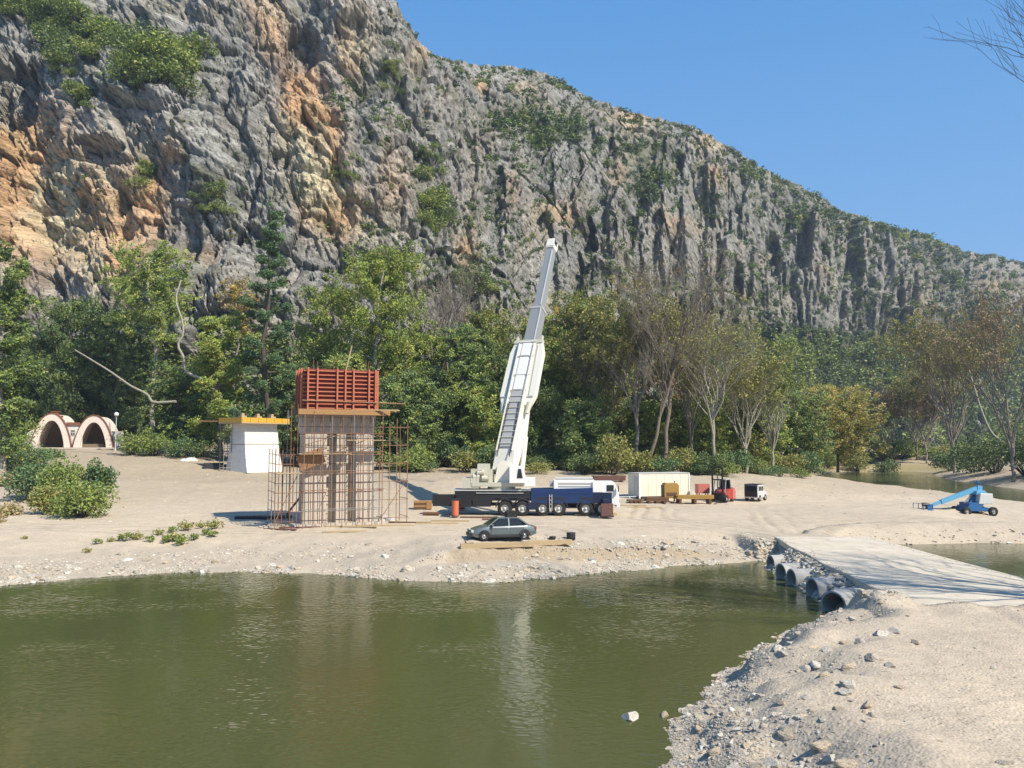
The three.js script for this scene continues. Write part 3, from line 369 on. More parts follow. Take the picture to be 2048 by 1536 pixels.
function bare(o) {           // leafless or barely budding tree
  const r = rngOf(o.seed ?? ++seedN), base = o.p ?? V((o.px - CX) / F * o.d, 0, -o.d); if (!o.p) base.y = groundY(base.x, base.z) - 0.05;
  const H = o.H ?? at(o.px, o.top, o.d).y - base.y, R = o.R ?? o.w / 2 / F * o.d, wood = [], tw = [], L = o.pal ? new Leaves() : null, t = thing(o.name ?? 'bare_tree', o.label, 'tree', base, 0, o.group);
  const fork = o.fork ?? 0.45, tr = o.tr ?? H * 0.013 + 0.04, min = o.min ?? 0.016, topz = V((o.lean ?? 0) * H, H * fork, (r() - 0.5)), tp = wander(V(0, 0, 0), topz, 5, H * 0.02, r); limb(wood, tp, tr, tr * 0.7, 8);
  const grow = (p, dir, len, rad, lev) => {
    const q = p.clone().addScaledVector(dir, len), m = p.clone().lerp(q, 0.5).add(V((r() - 0.5) * len * 0.18, (r() - 0.5) * len * 0.1, (r() - 0.5) * len * 0.18)), dst = lev < 2 ? wood : tw; limb(dst, [p, m, q], rad, Math.max(min, rad * 0.62), lev < 2 ? 6 : 3);
    if (lev >= (o.levels ?? 5)) { if (L) for (let i = 0; i < (o.buds ?? 2); i++) L.add(q.x + (r() - 0.5) * 0.7, q.y + (r() - 0.5) * 0.7, q.z + (r() - 0.5) * 0.7, o.ls ?? 0.26, r, leafCol(o.pal, r)); return; }
    const nk = lev < 1 ? 3 : 2 + (r() < 0.55 ? 1 : 0);
    for (let i = 0; i < nk; i++) { const s = p.clone().lerp(q, i === 0 ? 1 : 0.45 + 0.5 * r()), spread = o.spread ?? 0.6; const d2 = dir.clone().add(V((r() - 0.5) * 2 * spread, (r() - 0.35) * 0.8 * spread + (o.up ?? 0.12), (r() - 0.5) * 2 * spread)).normalize(); grow(s, d2, len * (0.62 + 0.2 * r()), Math.max(min, rad * 0.6), lev + 1); }
  };
  const nl = o.limbs ?? 6, L0 = (H * (1 - fork)) * 0.42; for (let i = 0; i < nl; i++) { const az = i * 2.4 + r(), f = i < nl / 2 ? 1 : 0.55 + 0.4 * r(), s = tp[0].clone().lerp(topz, f); if (f < 1) { const k = f * 5, j = Math.min(4, Math.floor(k)); s.copy(tp[j]).lerp(tp[j + 1], k - j); } const out = R / (H * (1 - fork)) * (0.5 + 0.5 * r()); grow(s, V(Math.cos(az) * out, 1, Math.sin(az) * out).normalize(), L0 * (0.8 + 0.4 * r()), tr * 0.5, 0); }
  part('trunk', wood, o.bark ?? M.barkGrey, t); part('twigs', tw, o.twig ?? o.bark ?? M.barkGrey, t); if (L) part('crown', L.geo(), M.leaf, t); return t;
}
function shrub(o) {
  const r = rngOf(o.seed ?? ++seedN), base = o.p ?? V((o.px - CX) / F * o.d, 0, -o.d); if (!o.p) base.y = groundY(base.x, base.z) - 0.05;
  const H = o.H, R = o.R, L = new Leaves(), wood = [], t = thing(o.name ?? 'shrub', o.label, o.cat ?? 'shrub', base, 0, o.group);
  const nb = o.blobs ?? 9; const B = []; for (let k = 0; k < nb; k++) { const az = k * 2.4, rad = R * 0.75 * Math.sqrt((k + 0.3) / nb), h = H * (0.35 + 0.6 * r()) * (1 - 0.35 * rad / R); const c = V(Math.cos(az) * rad, h * 0.78, Math.sin(az) * rad); B.push([c, R * (0.3 + 0.22 * r())]); limb(wood, wander(V(Math.cos(az) * 0.1 * R, 0, Math.sin(az) * 0.1 * R), c, 2, R * 0.15, r), 0.03 * R / 1.5 + 0.012, 0.012, 4); }
  for (let k = 0; k < (o.n ?? 900); k++) { const [c, br] = B[Math.floor(r() * nb)], a = r() * 6.283, cz = r() * 2 - 1, q = Math.sqrt(1 - cz * cz), rr = br * Math.pow(r(), 0.4); const y = c.y + cz * rr * (o.sq ?? 0.85); if (y < 0.03) continue; L.add(c.x + Math.cos(a) * q * rr, y, c.z + Math.sin(a) * q * rr, o.ls ?? 0.26, r, leafCol(r() < (o.mix2 ?? 0.15) ? (o.pal2 ?? 'mid') : o.pal, r)); }
  part('stems', wood, M.barkDark, t); part('foliage', L.geo(), M.leaf, t); return t;
}
const WOOD = 'trees along the foot of the cliff';
// left side
leafy({ px: 8, d: 92, top: 462, w: 120, low: 0.12, shape: 'column', pal: 'mid', pal2: 'dark', mix2: 0.5, n: 7000, ls: 0.32, label: 'tall ivy-clad tree left of the arched shelter', bark: M.barkPale, blobs: 26, br: 1.9, gap: -0.2 });
leafy({ px: 128, d: 140, top: 588, w: 190, low: 0.2, pal: 'dark', pal2: 'mid', mix2: 0.3, n: 6500, label: 'dense dark evergreen tree rising behind the arched shelter', gap: -0.1 });
leafy({ px: 232, d: 142, top: 606, w: 180, low: 0.15, pal: 'dark', pal2: 'mid', mix2: 0.25, n: 6000, label: 'dark round evergreen tree behind the lamp post', gap: -0.1 });
leafy({ px: 55, d: 143, top: 640, w: 170, low: 0.1, pal: 'dark', n: 4500, label: 'dark evergreen tree between the ivy-clad tree and the arched shelter', gap: -0.1 });
leafy({ px: 312, d: 132, top: 466, w: 190, low: 0.55, pal: 'mid', pal2: 'bright', mix2: 0.35, n: 4200, label: 'tall loose-crowned plane tree with a bent pale trunk, behind the dark evergreens', bark: M.barkPale, gap: 0.12, tr: 0.011, lean: -0.06 });
leafy({ px: 445, d: 116, top: 608, w: 130, low: 0.15, pal: 'bright', pal2: 'mid', mix2: 0.35, n: 5200, label: 'bright yellow-green tree behind the white finished pier', gap: 0.02 });
leafy({ px: 350, d: 122, top: 720, w: 150, low: 0.1, pal: 'dark', pal2: 'mid', mix2: 0.4, n: 4200, label: 'low dark leafy tree between the lamp post and the white pier', gap: -0.05 });
leafy({ px: 470, d: 136, top: 536, w: 80, low: 0.65, pal: 'yellow', pal2: 'rusty', mix2: 0.4, n: 900, label: 'thin tree with sparse golden leaves behind the yellow-green tree', gap: 0.1, bark: M.barkGrey, tr: 0.008 });
leafy({ name: 'conifer_tree', px: 532, d: 114, top: 366, w: 190, low: 0.1, shape: 'cone', pal: 'blue', pal2: 'dark', mix2: 0.4, n: 6200, ls: 0.3, label: 'very tall thin dark conifer left of the pier under construction', bark: M.barkDark, blobs: 46, br: 0.95, gap: 0.02, lean: 0.005, tr: 0.011 });
leafy({ px: 590, d: 122, top: 700, w: 150, low: 0.1, pal: 'dark', pal2: 'mid', mix2: 0.45, n: 4800, label: 'dark leafy tree between the conifer and the pier under construction', gap: -0.02 });
leafy({ px: 742, d: 124, top: 478, w: 225, low: 0.4, pal: 'bright', pal2: 'mid', mix2: 0.35, n: 7600, label: 'large bright green plane tree rising behind the red formwork', bark: M.barkPale, gap: 0.06, tr: 0.013 });
leafy({ px: 650, d: 134, top: 560, w: 150, low: 0.3, pal: 'mid', pal2: 'bright', mix2: 0.3, n: 3600, label: 'mid green tree behind the conifer and the large plane tree', gap: 0.05 });
leafy({ px: 812, d: 112, top: 742, w: 170, low: 0.06, pal: 'mid', pal2: 'dark', mix2: 0.5, n: 6000, label: 'leafy green tree just right of the scaffolded pier', gap: -0.05 });
leafy({ px: 700, d: 116, top: 700, w: 140, low: 0.1, pal: 'mid', pal2: 'bright', mix2: 0.3, n: 4000, label: 'green tree close behind the scaffolded pier' , gap: 0 });
bare({ px: 884, d: 134, top: 556, w: 100, label: 'bare twiggy tree between the plane tree and the crane boom', levels: 5, limbs: 6, pal: 'rusty', buds: 1 });
leafy({ px: 915, d: 122, top: 640, w: 150, low: 0.1, pal: 'dark', pal2: 'mid', mix2: 0.5, n: 5400, label: 'dark green tree behind the left of the crane', gap: -0.03 });
leafy({ px: 990, d: 132, top: 596, w: 150, low: 0.2, pal: 'olive', pal2: 'mid', mix2: 0.5, n: 4600, label: 'olive green tree directly behind the crane boom', gap: 0.03 });
leafy({ px: 1050, d: 118, top: 690, w: 150, low: 0.1, pal: 'mid', pal2: 'dark', mix2: 0.5, n: 4600, label: 'leafy tree right behind the crane superstructure', gap: 0 });
leafy({ px: 1160, d: 124, top: 574, w: 210, low: 0.25, pal: 'olive', pal2: 'mid', mix2: 0.35, n: 7600, label: 'broad olive-green tree right of the crane boom', gap: 0.03, bark: M.barkGrey });
leafy({ px: 1120, d: 136, top: 640, w: 160, low: 0.2, pal: 'mid', pal2: 'olive', mix2: 0.4, n: 3800, label: 'green tree half hidden behind the broad olive-green tree', gap: 0 });
// bare and budding trees behind the container and the forklift
bare({ px: 1322, d: 108, top: 522, w: 250, lean: 0.07, fork: 0.5, limbs: 9, levels: 5, min: 0.012, tr: 0.3, spread: 0.62, bark: M.bark, twig: M.barkGrey, pal: 'rusty', buds: 2, ls: 0.26, label: 'tallest bare brown tree with a straight dark trunk behind the white container' });
bare({ px: 1290, d: 107, top: 640, w: 130, lean: 0.17, fork: 0.62, limbs: 5, levels: 5, tr: 0.26, bark: M.bark, twig: M.barkGrey, label: 'slanting dark bare trunk leaning into the tallest bare tree' });
bare({ px: 1272, d: 113, top: 640, w: 150, fork: 0.4, limbs: 7, levels: 5, pal: 'olive', buds: 10, ls: 0.38, bark: M.barkGrey, label: 'thin budding olive tree behind the container, left of the tallest bare tree' });
bare({ px: 1210, d: 120, top: 690, w: 150, fork: 0.3, limbs: 7, levels: 5, pal: 'olive', buds: 11, ls: 0.38, bark: M.barkGrey, label: 'budding tree between the olive-green tree and the tallest bare tree' });
bare({ px: 1424, d: 110, top: 660, w: 140, fork: 0.38, limbs: 7, levels: 5, pal: 'olive', buds: 4, ls: 0.3, bark: M.barkPale, label: 'pale-barked bare tree behind the forklift' });
bare({ px: 1380, d: 120, top: 700, w: 140, fork: 0.3, limbs: 7, levels: 5, pal: 'olive', buds: 11, ls: 0.38, bark: M.barkGrey, label: 'budding olive tree between the tallest bare tree and the pale-barked tree' });
bare({ px: 1490, d: 118, top: 740, w: 130, fork: 0.3, limbs: 7, levels: 5, pal: 'olive', buds: 7, ls: 0.34, bark: M.barkPale, label: 'thin pale bare tree behind the small off-road vehicle' });
bare({ px: 1545, d: 124, top: 738, w: 140, fork: 0.25, limbs: 8, levels: 5, pal: 'mid', buds: 9, ls: 0.38, bark: M.barkPale, label: 'slender many-stemmed tree left of the round yellow-green tree' });
leafy({ px: 1340, d: 134, top: 690, w: 170, low: 0.1, pal: 'olive', pal2: 'rusty', mix2: 0.5, n: 3800, label: 'brownish olive tree behind the two dark leaning trunks', gap: 0.05 });
leafy({ px: 1455, d: 136, top: 740, w: 170, low: 0.08, pal: 'mid', pal2: 'olive', mix2: 0.4, n: 4200, label: 'green tree behind the pale-barked bare tree', gap: 0 });
leafy({ px: 1590, d: 138, top: 775, w: 150, low: 0.05, pal: 'mid', pal2: 'dark', mix2: 0.4, n: 3800, label: 'green tree at the end of the woods beside the river', gap: 0 });
leafy({ px: 1672, d: 160, top: 768, w: 180, low: 0.3, pal: 'yellow', pal2: 'olive', mix2: 0.55, n: 5200, ls: 0.42, label: 'round yellow-green tree on the far river bank', gap: 0.02, bark: M.barkDark, p: V((1672 - CX) / F * 160, 2.2, -160), H: at(1672, 768, 160).y - 2.2 });
for (const [px, d, top, w, pal, pal2, label] of [[860, 128, 650, 150, 'mid', 'bright', 'fresh green tree between the plane tree and the bare twiggy tree'], [1080, 126, 610, 150, 'bright', 'olive', 'yellow-green tree touching the right of the crane boom'], [1230, 132, 640, 150, 'olive', 'mid', 'olive tree behind the thin budding tree'], [1300, 126, 800, 130, 'mid', 'bright', 'low fresh green tree behind the white container'], [1400, 124, 790, 130, 'bright', 'mid', 'low yellow-green tree behind the forklift mast'], [1520, 134, 800, 140, 'mid', 'bright', 'fresh green tree behind the small off-road vehicle'], [960, 116, 760, 140, 'mid', 'bright', 'low fresh green tree left behind the crane superstructure'], [1180, 114, 800, 130, 'mid', 'dark', 'low dark green tree behind the timber piles']])
  leafy({ px, d, top, w, low: 0.06, pal, pal2, mix2: 0.4, n: 4200, gap: 0, label });
// right bank
const RB = (px, d) => { const x = (px - CX) / F * d; return V(x, groundY(x, -d) - 0.1, -d); };
for (const [px, d, top, w, fork, pal, buds, bark, label] of [[1770, 246, 800, 130, 0.25, 'rusty', 5, M.barkGrey, 'hazy grey bare tree on the far river bank beyond the bend'], [1830, 244, 790, 150, 0.25, 'rusty', 5, M.barkGrey, 'bare brownish tree at the head of the river reach'], [1722, 250, 815, 110, 0.25, 'olive', 9, M.barkDark, 'dark-stemmed budding tree on the far river bank']])
  bare({ p: RB(px, d), px, d, H: at(px, top, d).y - RB(px, d).y, R: w / 2 / F * d, fork, pal, buds, limbs: 8, levels: 5, bark, min: 0.03, ls: 0.55, label });
bare({ p: RB(1905, 196), px: 1905, d: 196, H: at(1905, 652, 196).y - 3, R: 14.5, fork: 0.22, limbs: 12, levels: 5, tr: 0.42, min: 0.022, spread: 0.7, pal: 'olive', buds: 12, ls: 0.46, bark: M.barkGrey, twig: M.bark, label: 'big spreading tree with a thin yellowish crown on the right river bank' });
bare({ p: RB(2020, 150), px: 2020, d: 150, H: at(2020, 630, 150).y - 3, R: 10, fork: 0.25, limbs: 10, levels: 5, tr: 0.36, min: 0.02, pal: 'rusty', buds: 6, ls: 0.4, bark: M.barkGrey, twig: M.bark, label: 'bare brown tree standing furthest right on the river bank' });
bare({ p: RB(1850, 238), px: 1850, d: 238, H: at(1850, 740, 238).y - 4, R: 10, fork: 0.25, limbs: 9, levels: 5, tr: 0.3, min: 0.03, pal: 'olive', buds: 12, ls: 0.5, bark: M.barkGrey, label: 'budding tree left of the big spreading tree on the river bank' });
for (const [px, d, H, R, pal, label] of [[1985, 172, 12, 7, 'dark', 'tall dark shrub overhanging the river beyond the blue boom lift'], [2050, 156, 11, 7, 'dark', 'dark shrub on the river bank right of the boom lift'], [1945, 186, 8, 6.5, 'dark', 'dark bush at the water edge below the big spreading tree'], [1900, 212, 6, 6, 'dark', 'small dark bush at the upstream end of the river bank'], [2100, 150, 16, 9, 'dark', 'dense dark evergreen behind the river bank shrubs']])
  shrub({ p: RB(px, d), px, d, H, R, pal, n: 3000, ls: 0.55, blobs: 16, label, group: 'bushes on the right river bank' });
{ const r = rngOf(63), P = ['mid', 'olive', 'dark'].map((pal, i) => shrub({ p: RB(1650 + i * 60, 232), px: 1700, d: 232, H: 6, R: 4, pal, n: 1500, ls: 0.5, blobs: 12, label: ['green', 'yellowish', 'dark'][i] + ' bush on the far bank at the head of the river reach', group: 'bushes on the far river bank' }));
  for (let k = 0; k < 20; k++) { const px = 1590 + k * 18, d = 236 + 16 * r(), s = 0.7 + 0.7 * r(); copyOf(P[k % 3], RB(px, d), r() * 6, s, (s > 1.05 ? 'tall ' : 'low ') + P[k % 3].userData.label); } }
// dead pale limbs among the left-hand trees
function deadLimb(pts, r, label) { const q = pts.map(([x, y, d]) => at(x, y, d)), c = new THREE.CatmullRomCurve3(q, false, 'centripetal'), P = c.getPoints(18), p0 = P[0].clone(); const g = []; limb(g, P.map(p => p.clone().sub(p0)), r, r * 0.5, 6); solo('tree_limb', g, M.barkPale, label, 'branch', undefined, p0); }
deadLimb([[402, 757, 114], [372, 742, 114], [368, 716, 114], [356, 690, 114.4], [366, 670, 114.6], [364, 640, 115], [352, 600, 116], [362, 560, 117]], 0.22, 'crooked pale dead limb among the dark trees left of the white pier');
deadLimb([[352, 803, 113], [304, 803, 113], [296, 790, 113], [262, 772, 113], [222, 744, 113.5], [180, 718, 114], [150, 700, 115]], 0.2, 'long slanting pale dead limb above the lamp post');
deadLimb([[2000, 880, 166], [1985, 868, 166], [1966, 830, 167], [1950, 780, 168], [1938, 740, 169]], 0.28, 'pale bare slanting limb over the dark right river bank');
// shrubs near the buildings and on the sand
for (const [px, d, H, R, pal, n, label] of [[0, 104, 9.2, 4.6, 'mid', 6500, 'big bright green bush in front of the ivy-clad tree'], [45, 97, 3.6, 4.2, 'blue', 4200, 'low dark green bush below the big bright bush'], [100, 112, 1.4, 2.2, 'blue', 1200, 'green bush growing in front of the left arch of the shelter'], [265, 116, 4.2, 2.4, 'mid', 1800, 'green bush just right of the lamp post'], [310, 115, 4.2, 2.8, 'mid', 2000, 'rounded green bush in the row right of the lamp post'], [365, 114, 3.8, 2.8, 'blue', 2000, 'dark bush in the row nearest the white pier'], [410, 116, 4, 2.4, 'dark', 1500, 'dark bush close beside the white pier']])
  shrub({ px, d, H, R, pal, n, ls: 0.3, blobs: 14, label, mix2: 0.3 });
const onSand = (px, py) => { const p = hitGround(px, py); p.y -= 0.03; return p; };
for (const [px, py, H, R, pal, label] of [[125, 1008, 5.6, 2.4, 'mid', 'upright dark green sapling bush on the sand, tallest of its clump'], [65, 1000, 4.0, 2.6, 'blue', 'grey-green bush on the sand left of the sapling bush'], [195, 1010, 5.4, 1.6, 'blue', 'narrow spiky sapling on the sand right of the clump'], [165, 1034, 3.6, 2.6, 'mid', 'low bright green bush on the sand in front of the sapling bush'], [105, 1028, 2.8, 2.0, 'olive', 'small yellowish bush at the foot of the clump on the sand']])
  { const p = onSand(px, py); shrub({ p, px, d: -p.z, H, R, pal, n: 3000, ls: 0.28, blobs: 16, label, sq: 1.2 }); }
for (const [px, py, H, R] of [[8, 1000, 1.4, 1.2], [20, 1030, 0.9, 1.2], [-15, 1040, 1.2, 1.2]]) { const p = onY(px, py, 1.7); p.y = groundY(p.x, p.z) - 0.03; shrub({ name: 'dry_grass_clump', cat: 'grass', p, px, d: -p.z, H, R, pal: 'dry', n: 500, ls: 0.28, sq: 1.3, pal2: 'olive', label: 'straw-coloured dry grass clump on the sand left of the bushes', group: 'dry grass clumps at the left' }); }
{ // understorey along the edge of the wood
  const r = rngOf(91), P = ['mid', 'blue', 'dark', 'olive'].map((pal, i) => shrub({ p: V([-12.5, -4, 9.5, 17][i], 0, [-107, -106, -106, -107][i]), px: 900, d: 105, H: 4.2, R: 2.6, pal, n: 1700, ls: 0.3, blobs: 12, label: ['mid green bush in the undergrowth near the scaffolded pier', 'blue-green bush in the undergrowth left behind the crane', 'dark bush in the undergrowth right behind the crane', 'yellowish bush in the undergrowth behind the timber piles'][i], group: 'undergrowth bushes at the edge of the wood' }));
  P.forEach(o => { o.position.y = groundY(o.position.x, o.position.z) - 0.1; });
  for (let k = 0; k < 46; k++) { const px = 815 + k * 17.6 + (r() - 0.5) * 14, d = mix(104, 121, r()) + (px > 1480 ? 6 : 0), x = (px - CX) / F * d; if (x > 47) continue; const s = 0.55 + 0.6 * r(); const ragged = 0.6 + 1.3 * r() * r(); const tone = ['mid green', 'blue-green', 'dark green', 'yellowish'][k % 4], size = s > 0.9 ? 'big' : s < 0.7 ? 'small' : 'medium', spot = px < 930 ? 'right of the scaffolded pier' : px < 1110 ? 'behind the crane' : px < 1250 ? 'behind the timber piles' : px < 1400 ? 'behind the white container' : px < 1500 ? 'behind the forklift' : 'where the wood meets the river'; copyOf(P[k % 4], V(x, groundY(x, -d) - 0.12, -d), r() * 6, V(s, s * ragged, s), `${size} ${tone} bush at the edge of the wood ${spot}`); }
}
{ // weeds on the gravel of the far bank
  const r = rngOf(17), A = ['mid', 'olive'].map(pal => shrub({ name: 'weed_tuft', cat: 'weed', p: V(0, 0, 0), px: 0, d: 1, H: 0.62, R: 0.42, pal, n: 170, ls: 0.13, blobs: 6, label: 'x', group: 'weeds on the far gravel bank' }));
  let k = 0; for (const [px, py, s] of [[195, 1088, 0.9], [222, 1084, 0.8], [250, 1082, 1.4], [272, 1080, 1.3], [300, 1083, 1.0], [318, 1070, 1.1], [335, 1085, 1.3], [352, 1082, 1.5], [362, 1090, 1.4], [372, 1060, 1.6], [388, 1080, 1.1], [402, 1056, 1.2], [412, 1070, 1.0], [428, 1058, 1.7], [425, 1074, 1.1], [175, 1105, 0.8], [345, 1064, 1.0], [50, 1078, 0.6]]) { const p = onSand(px, py), o = k < 2 ? A[k] : copyOf(A[k % 2]); o.position.copy(p); o.scale.setScalar(s); o.rotation.y = r() * 6; o.userData.label = (s > 1.25 ? 'large' : s < 0.95 ? 'tiny' : 'small') + (k % 2 ? ' yellowish' : ' green') + ' weed tuft growing on the far gravel bank'; k++; }
}
{ // shrubs rooted on the near cliff
  const r = rngOf(5), protos = ['mid', 'dark', 'bright', 'dark'].map((pal, i) => shrub({ name: 'cliff_shrub', p: V(0, 0, 0), px: 0, d: 1, H: 2, R: 1.2, pal, pal2: 'mid', mix2: 0.35, n: 800, ls: 0.16, blobs: 10, label: 'x', group: 'shrubs on the cliff' }));
  const patches = [[60, 18, 80, 20, 18, 3.8, 'green shrub on the highest cliff ledge at the left'], [125, 60, 60, 40, 30, 4.2, 'green shrub in the slanting band at the cliff top left'], [160, 120, 26, 40, 12, 3.6, 'shrub at the lower end of the slanting band on the cliff'], [222, 78, 38, 40, 18, 4.0, 'green shrub in the round patch right of the slanting band'], [340, 135, 66, 48, 34, 4.4, 'green shrub in the large patch high on the near cliff'], [280, 100, 30, 34, 10, 3.4, 'shrub between the two big shrub patches of the cliff'], [190, 190, 34, 44, 10, 2.6, 'shrub below the slanting band of cliff shrubs'], [290, 340, 12, 36, 7, 2.0, 'shrub in the crack in the middle of the near cliff'], [868, 425, 34, 56, 22, 3.4, 'olive shrub on the cliff shoulder left of the crane tip'], [770, 150, 30, 60, 12, 2.0, 'shrub high on the right edge of the near cliff'], [420, 400, 60, 50, 10, 1.9, 'shrub on the grey cliff above the conifer'], [930, 570, 60, 34, 14, 3.0, 'shrub at the cliff foot left of the crane boom'], [850, 320, 40, 50, 10, 2.2, 'shrub on the cliff ribs right of the orange rock streak'], [690, 330, 60, 80, 8, 1.6, 'shrub beside the orange rock streak']];
  let k = 0; for (const [cx, cy, rx, ry, n, s, label] of patches) for (let i = 0; i < n; i++) { const p = rockAt(cx + (r() + r() - 1) * rx, cy + (r() + r() - 1) * ry), f = s * (0.6 + 0.7 * r()); const o = k < 4 ? protos[k] : copyOf(protos[k % 4]); o.position.copy(p).add(V(0, -0.5 * f, 0.1)); o.scale.set(f, f * 0.9, f); o.rotation.y = r() * 6; o.userData.label = (f > s * 1.05 ? 'big ' : f < s * 0.8 ? 'little ' : '') + ['', 'dark ', 'pale ', 'deep '][k % 4] + label; o.userData.group = 'shrubs on the cliff'; k++; }
}
{ // scrub and forest on the far slope: one mass
  const r = rngOf(9), protos = [0, 1].map(i => { const L = new Leaves(); for (let k = 0; k < 90; k++) { const a = r() * 6.283, cz = r() * 2 - 1, q = Math.sqrt(1 - cz * cz), rr = Math.pow(r(), 0.3) * (0.8 + 0.3 * Math.sin(a * 3 + i)); L.add(Math.cos(a) * q * rr, 0.6 + cz * rr * 0.8, Math.sin(a) * q * rr, 0.42, r, [0.9, 0.9, 0.9]); } return L.geo(); });
  const list = [[], []]; let tries = 0;
  const put = (px, py, rp, c, flat) => { const p = rockAt(px, py); if (!p || flat && !benchAt(px, py)) return; const s = rp * -p.z / F * (0.7 + 0.7 * r()); list[r() < 0.5 ? 0 : 1].push([p.clone().add(V(0, -0.3 * s, 0)), s, c ?? leafCol(r() < 0.25 ? 'mid' : 'dark', r)]); };
  for (let k = 0; k < 12000; k++) { const px = 640 + r() * 1500, py = 110 + r() * 640; if (py > skyAt(px)[0] + 3) put(px, py, 4 + 5 * r(), undefined, true); }
  while (tries++ < 16000) { const px = 700 + r() * 1450, py = 110 + r() * 720, [ty] = skyAt(px); if (py < ty + 2 || (px < 940 && py < 500)) continue; const g = blob(green, px, py), n = fbm(px * 0.02, py * 0.03, 4.1, 3); if (r() < clamp(g * 1.1 + n * 0.5 - 0.08) * 0.85 + (n > 0.03 ? 0.36 : 0.07)) put(px, py, mix(3.2, 8.5, clamp(g)) * (0.6 + 0.8 * r())); }
  for (let k = 0; k < 2600; k++) { const px = -60 + r() * 1000, py = r() * 640, n = fbm(px * 0.012, py * 0.012, 6.1, 3) + 0.5 * blob(green, px, py); if (py > skyAt(px)[0] + 4 && r() < clamp(n * 2.2 + 0.06)) put(px, py, 2.5 + 4.5 * r() * r(), leafCol(r() < 0.5 ? 'olive' : 'dark', r).map(q => q * 0.8)); }
  for (let px = 860; px < 2100; px += 3 + r() * 9) { const [ty] = skyAt(px); if (r() < 0.8) put(px, ty + 2 + r() * 5, 3 + 3 * r()); }
  for (let k = 0; k < 2200; k++) { const px = 1400 + r() * 700, py = 680 + r() * 220; put(px, py, 8 + 5 * r(), leafCol(r() < 0.7 ? 'mid' : 'dark', r)); }
  for (let k = 0; k < 2000; k++) { const px = -100 + r() * 1600, py = 680 + r() * 250; put(px, py, 12 + 8 * r(), leafCol(r() < 0.55 ? 'mid' : 'dark', r)); }
  list.forEach((l, i) => { const m = new THREE.InstancedMesh(protos[i], M.leaf, l.length), q = new THREE.Matrix4(); l.forEach(([p, s, c], k) => { q.makeRotationY(k).scale(V(s * 1.25, s, s * 1.25)).setPosition(p); m.setMatrixAt(k, q); m.setColorAt(k, lin(...c)); }); m.name = i ? 'hillside_scrub' : 'hillside_forest'; m.castShadow = m.receiveShadow = true; tag(m, i ? 'low green scrub scattered over the grey mountain slope' : 'dark green woods and bushes covering the mountain foot', 'scrub', undefined, 'stuff'); scene.add(m); });
  lap('scrub');
}
// bare trees on the near right bank; their branches reach into the picture and shade the ford
bare({ p: V(29.5, groundY(29.5, -29) - 0.1, -29), d: 28, H: 24, R: 8.2, fork: 0.3, limbs: 10, levels: 6, tr: 0.3, min: 0.006, spread: 0.62, label: 'tall bare tree beside the ford, its twigs against the sky', bark: M.barkDark });
lap('plants');
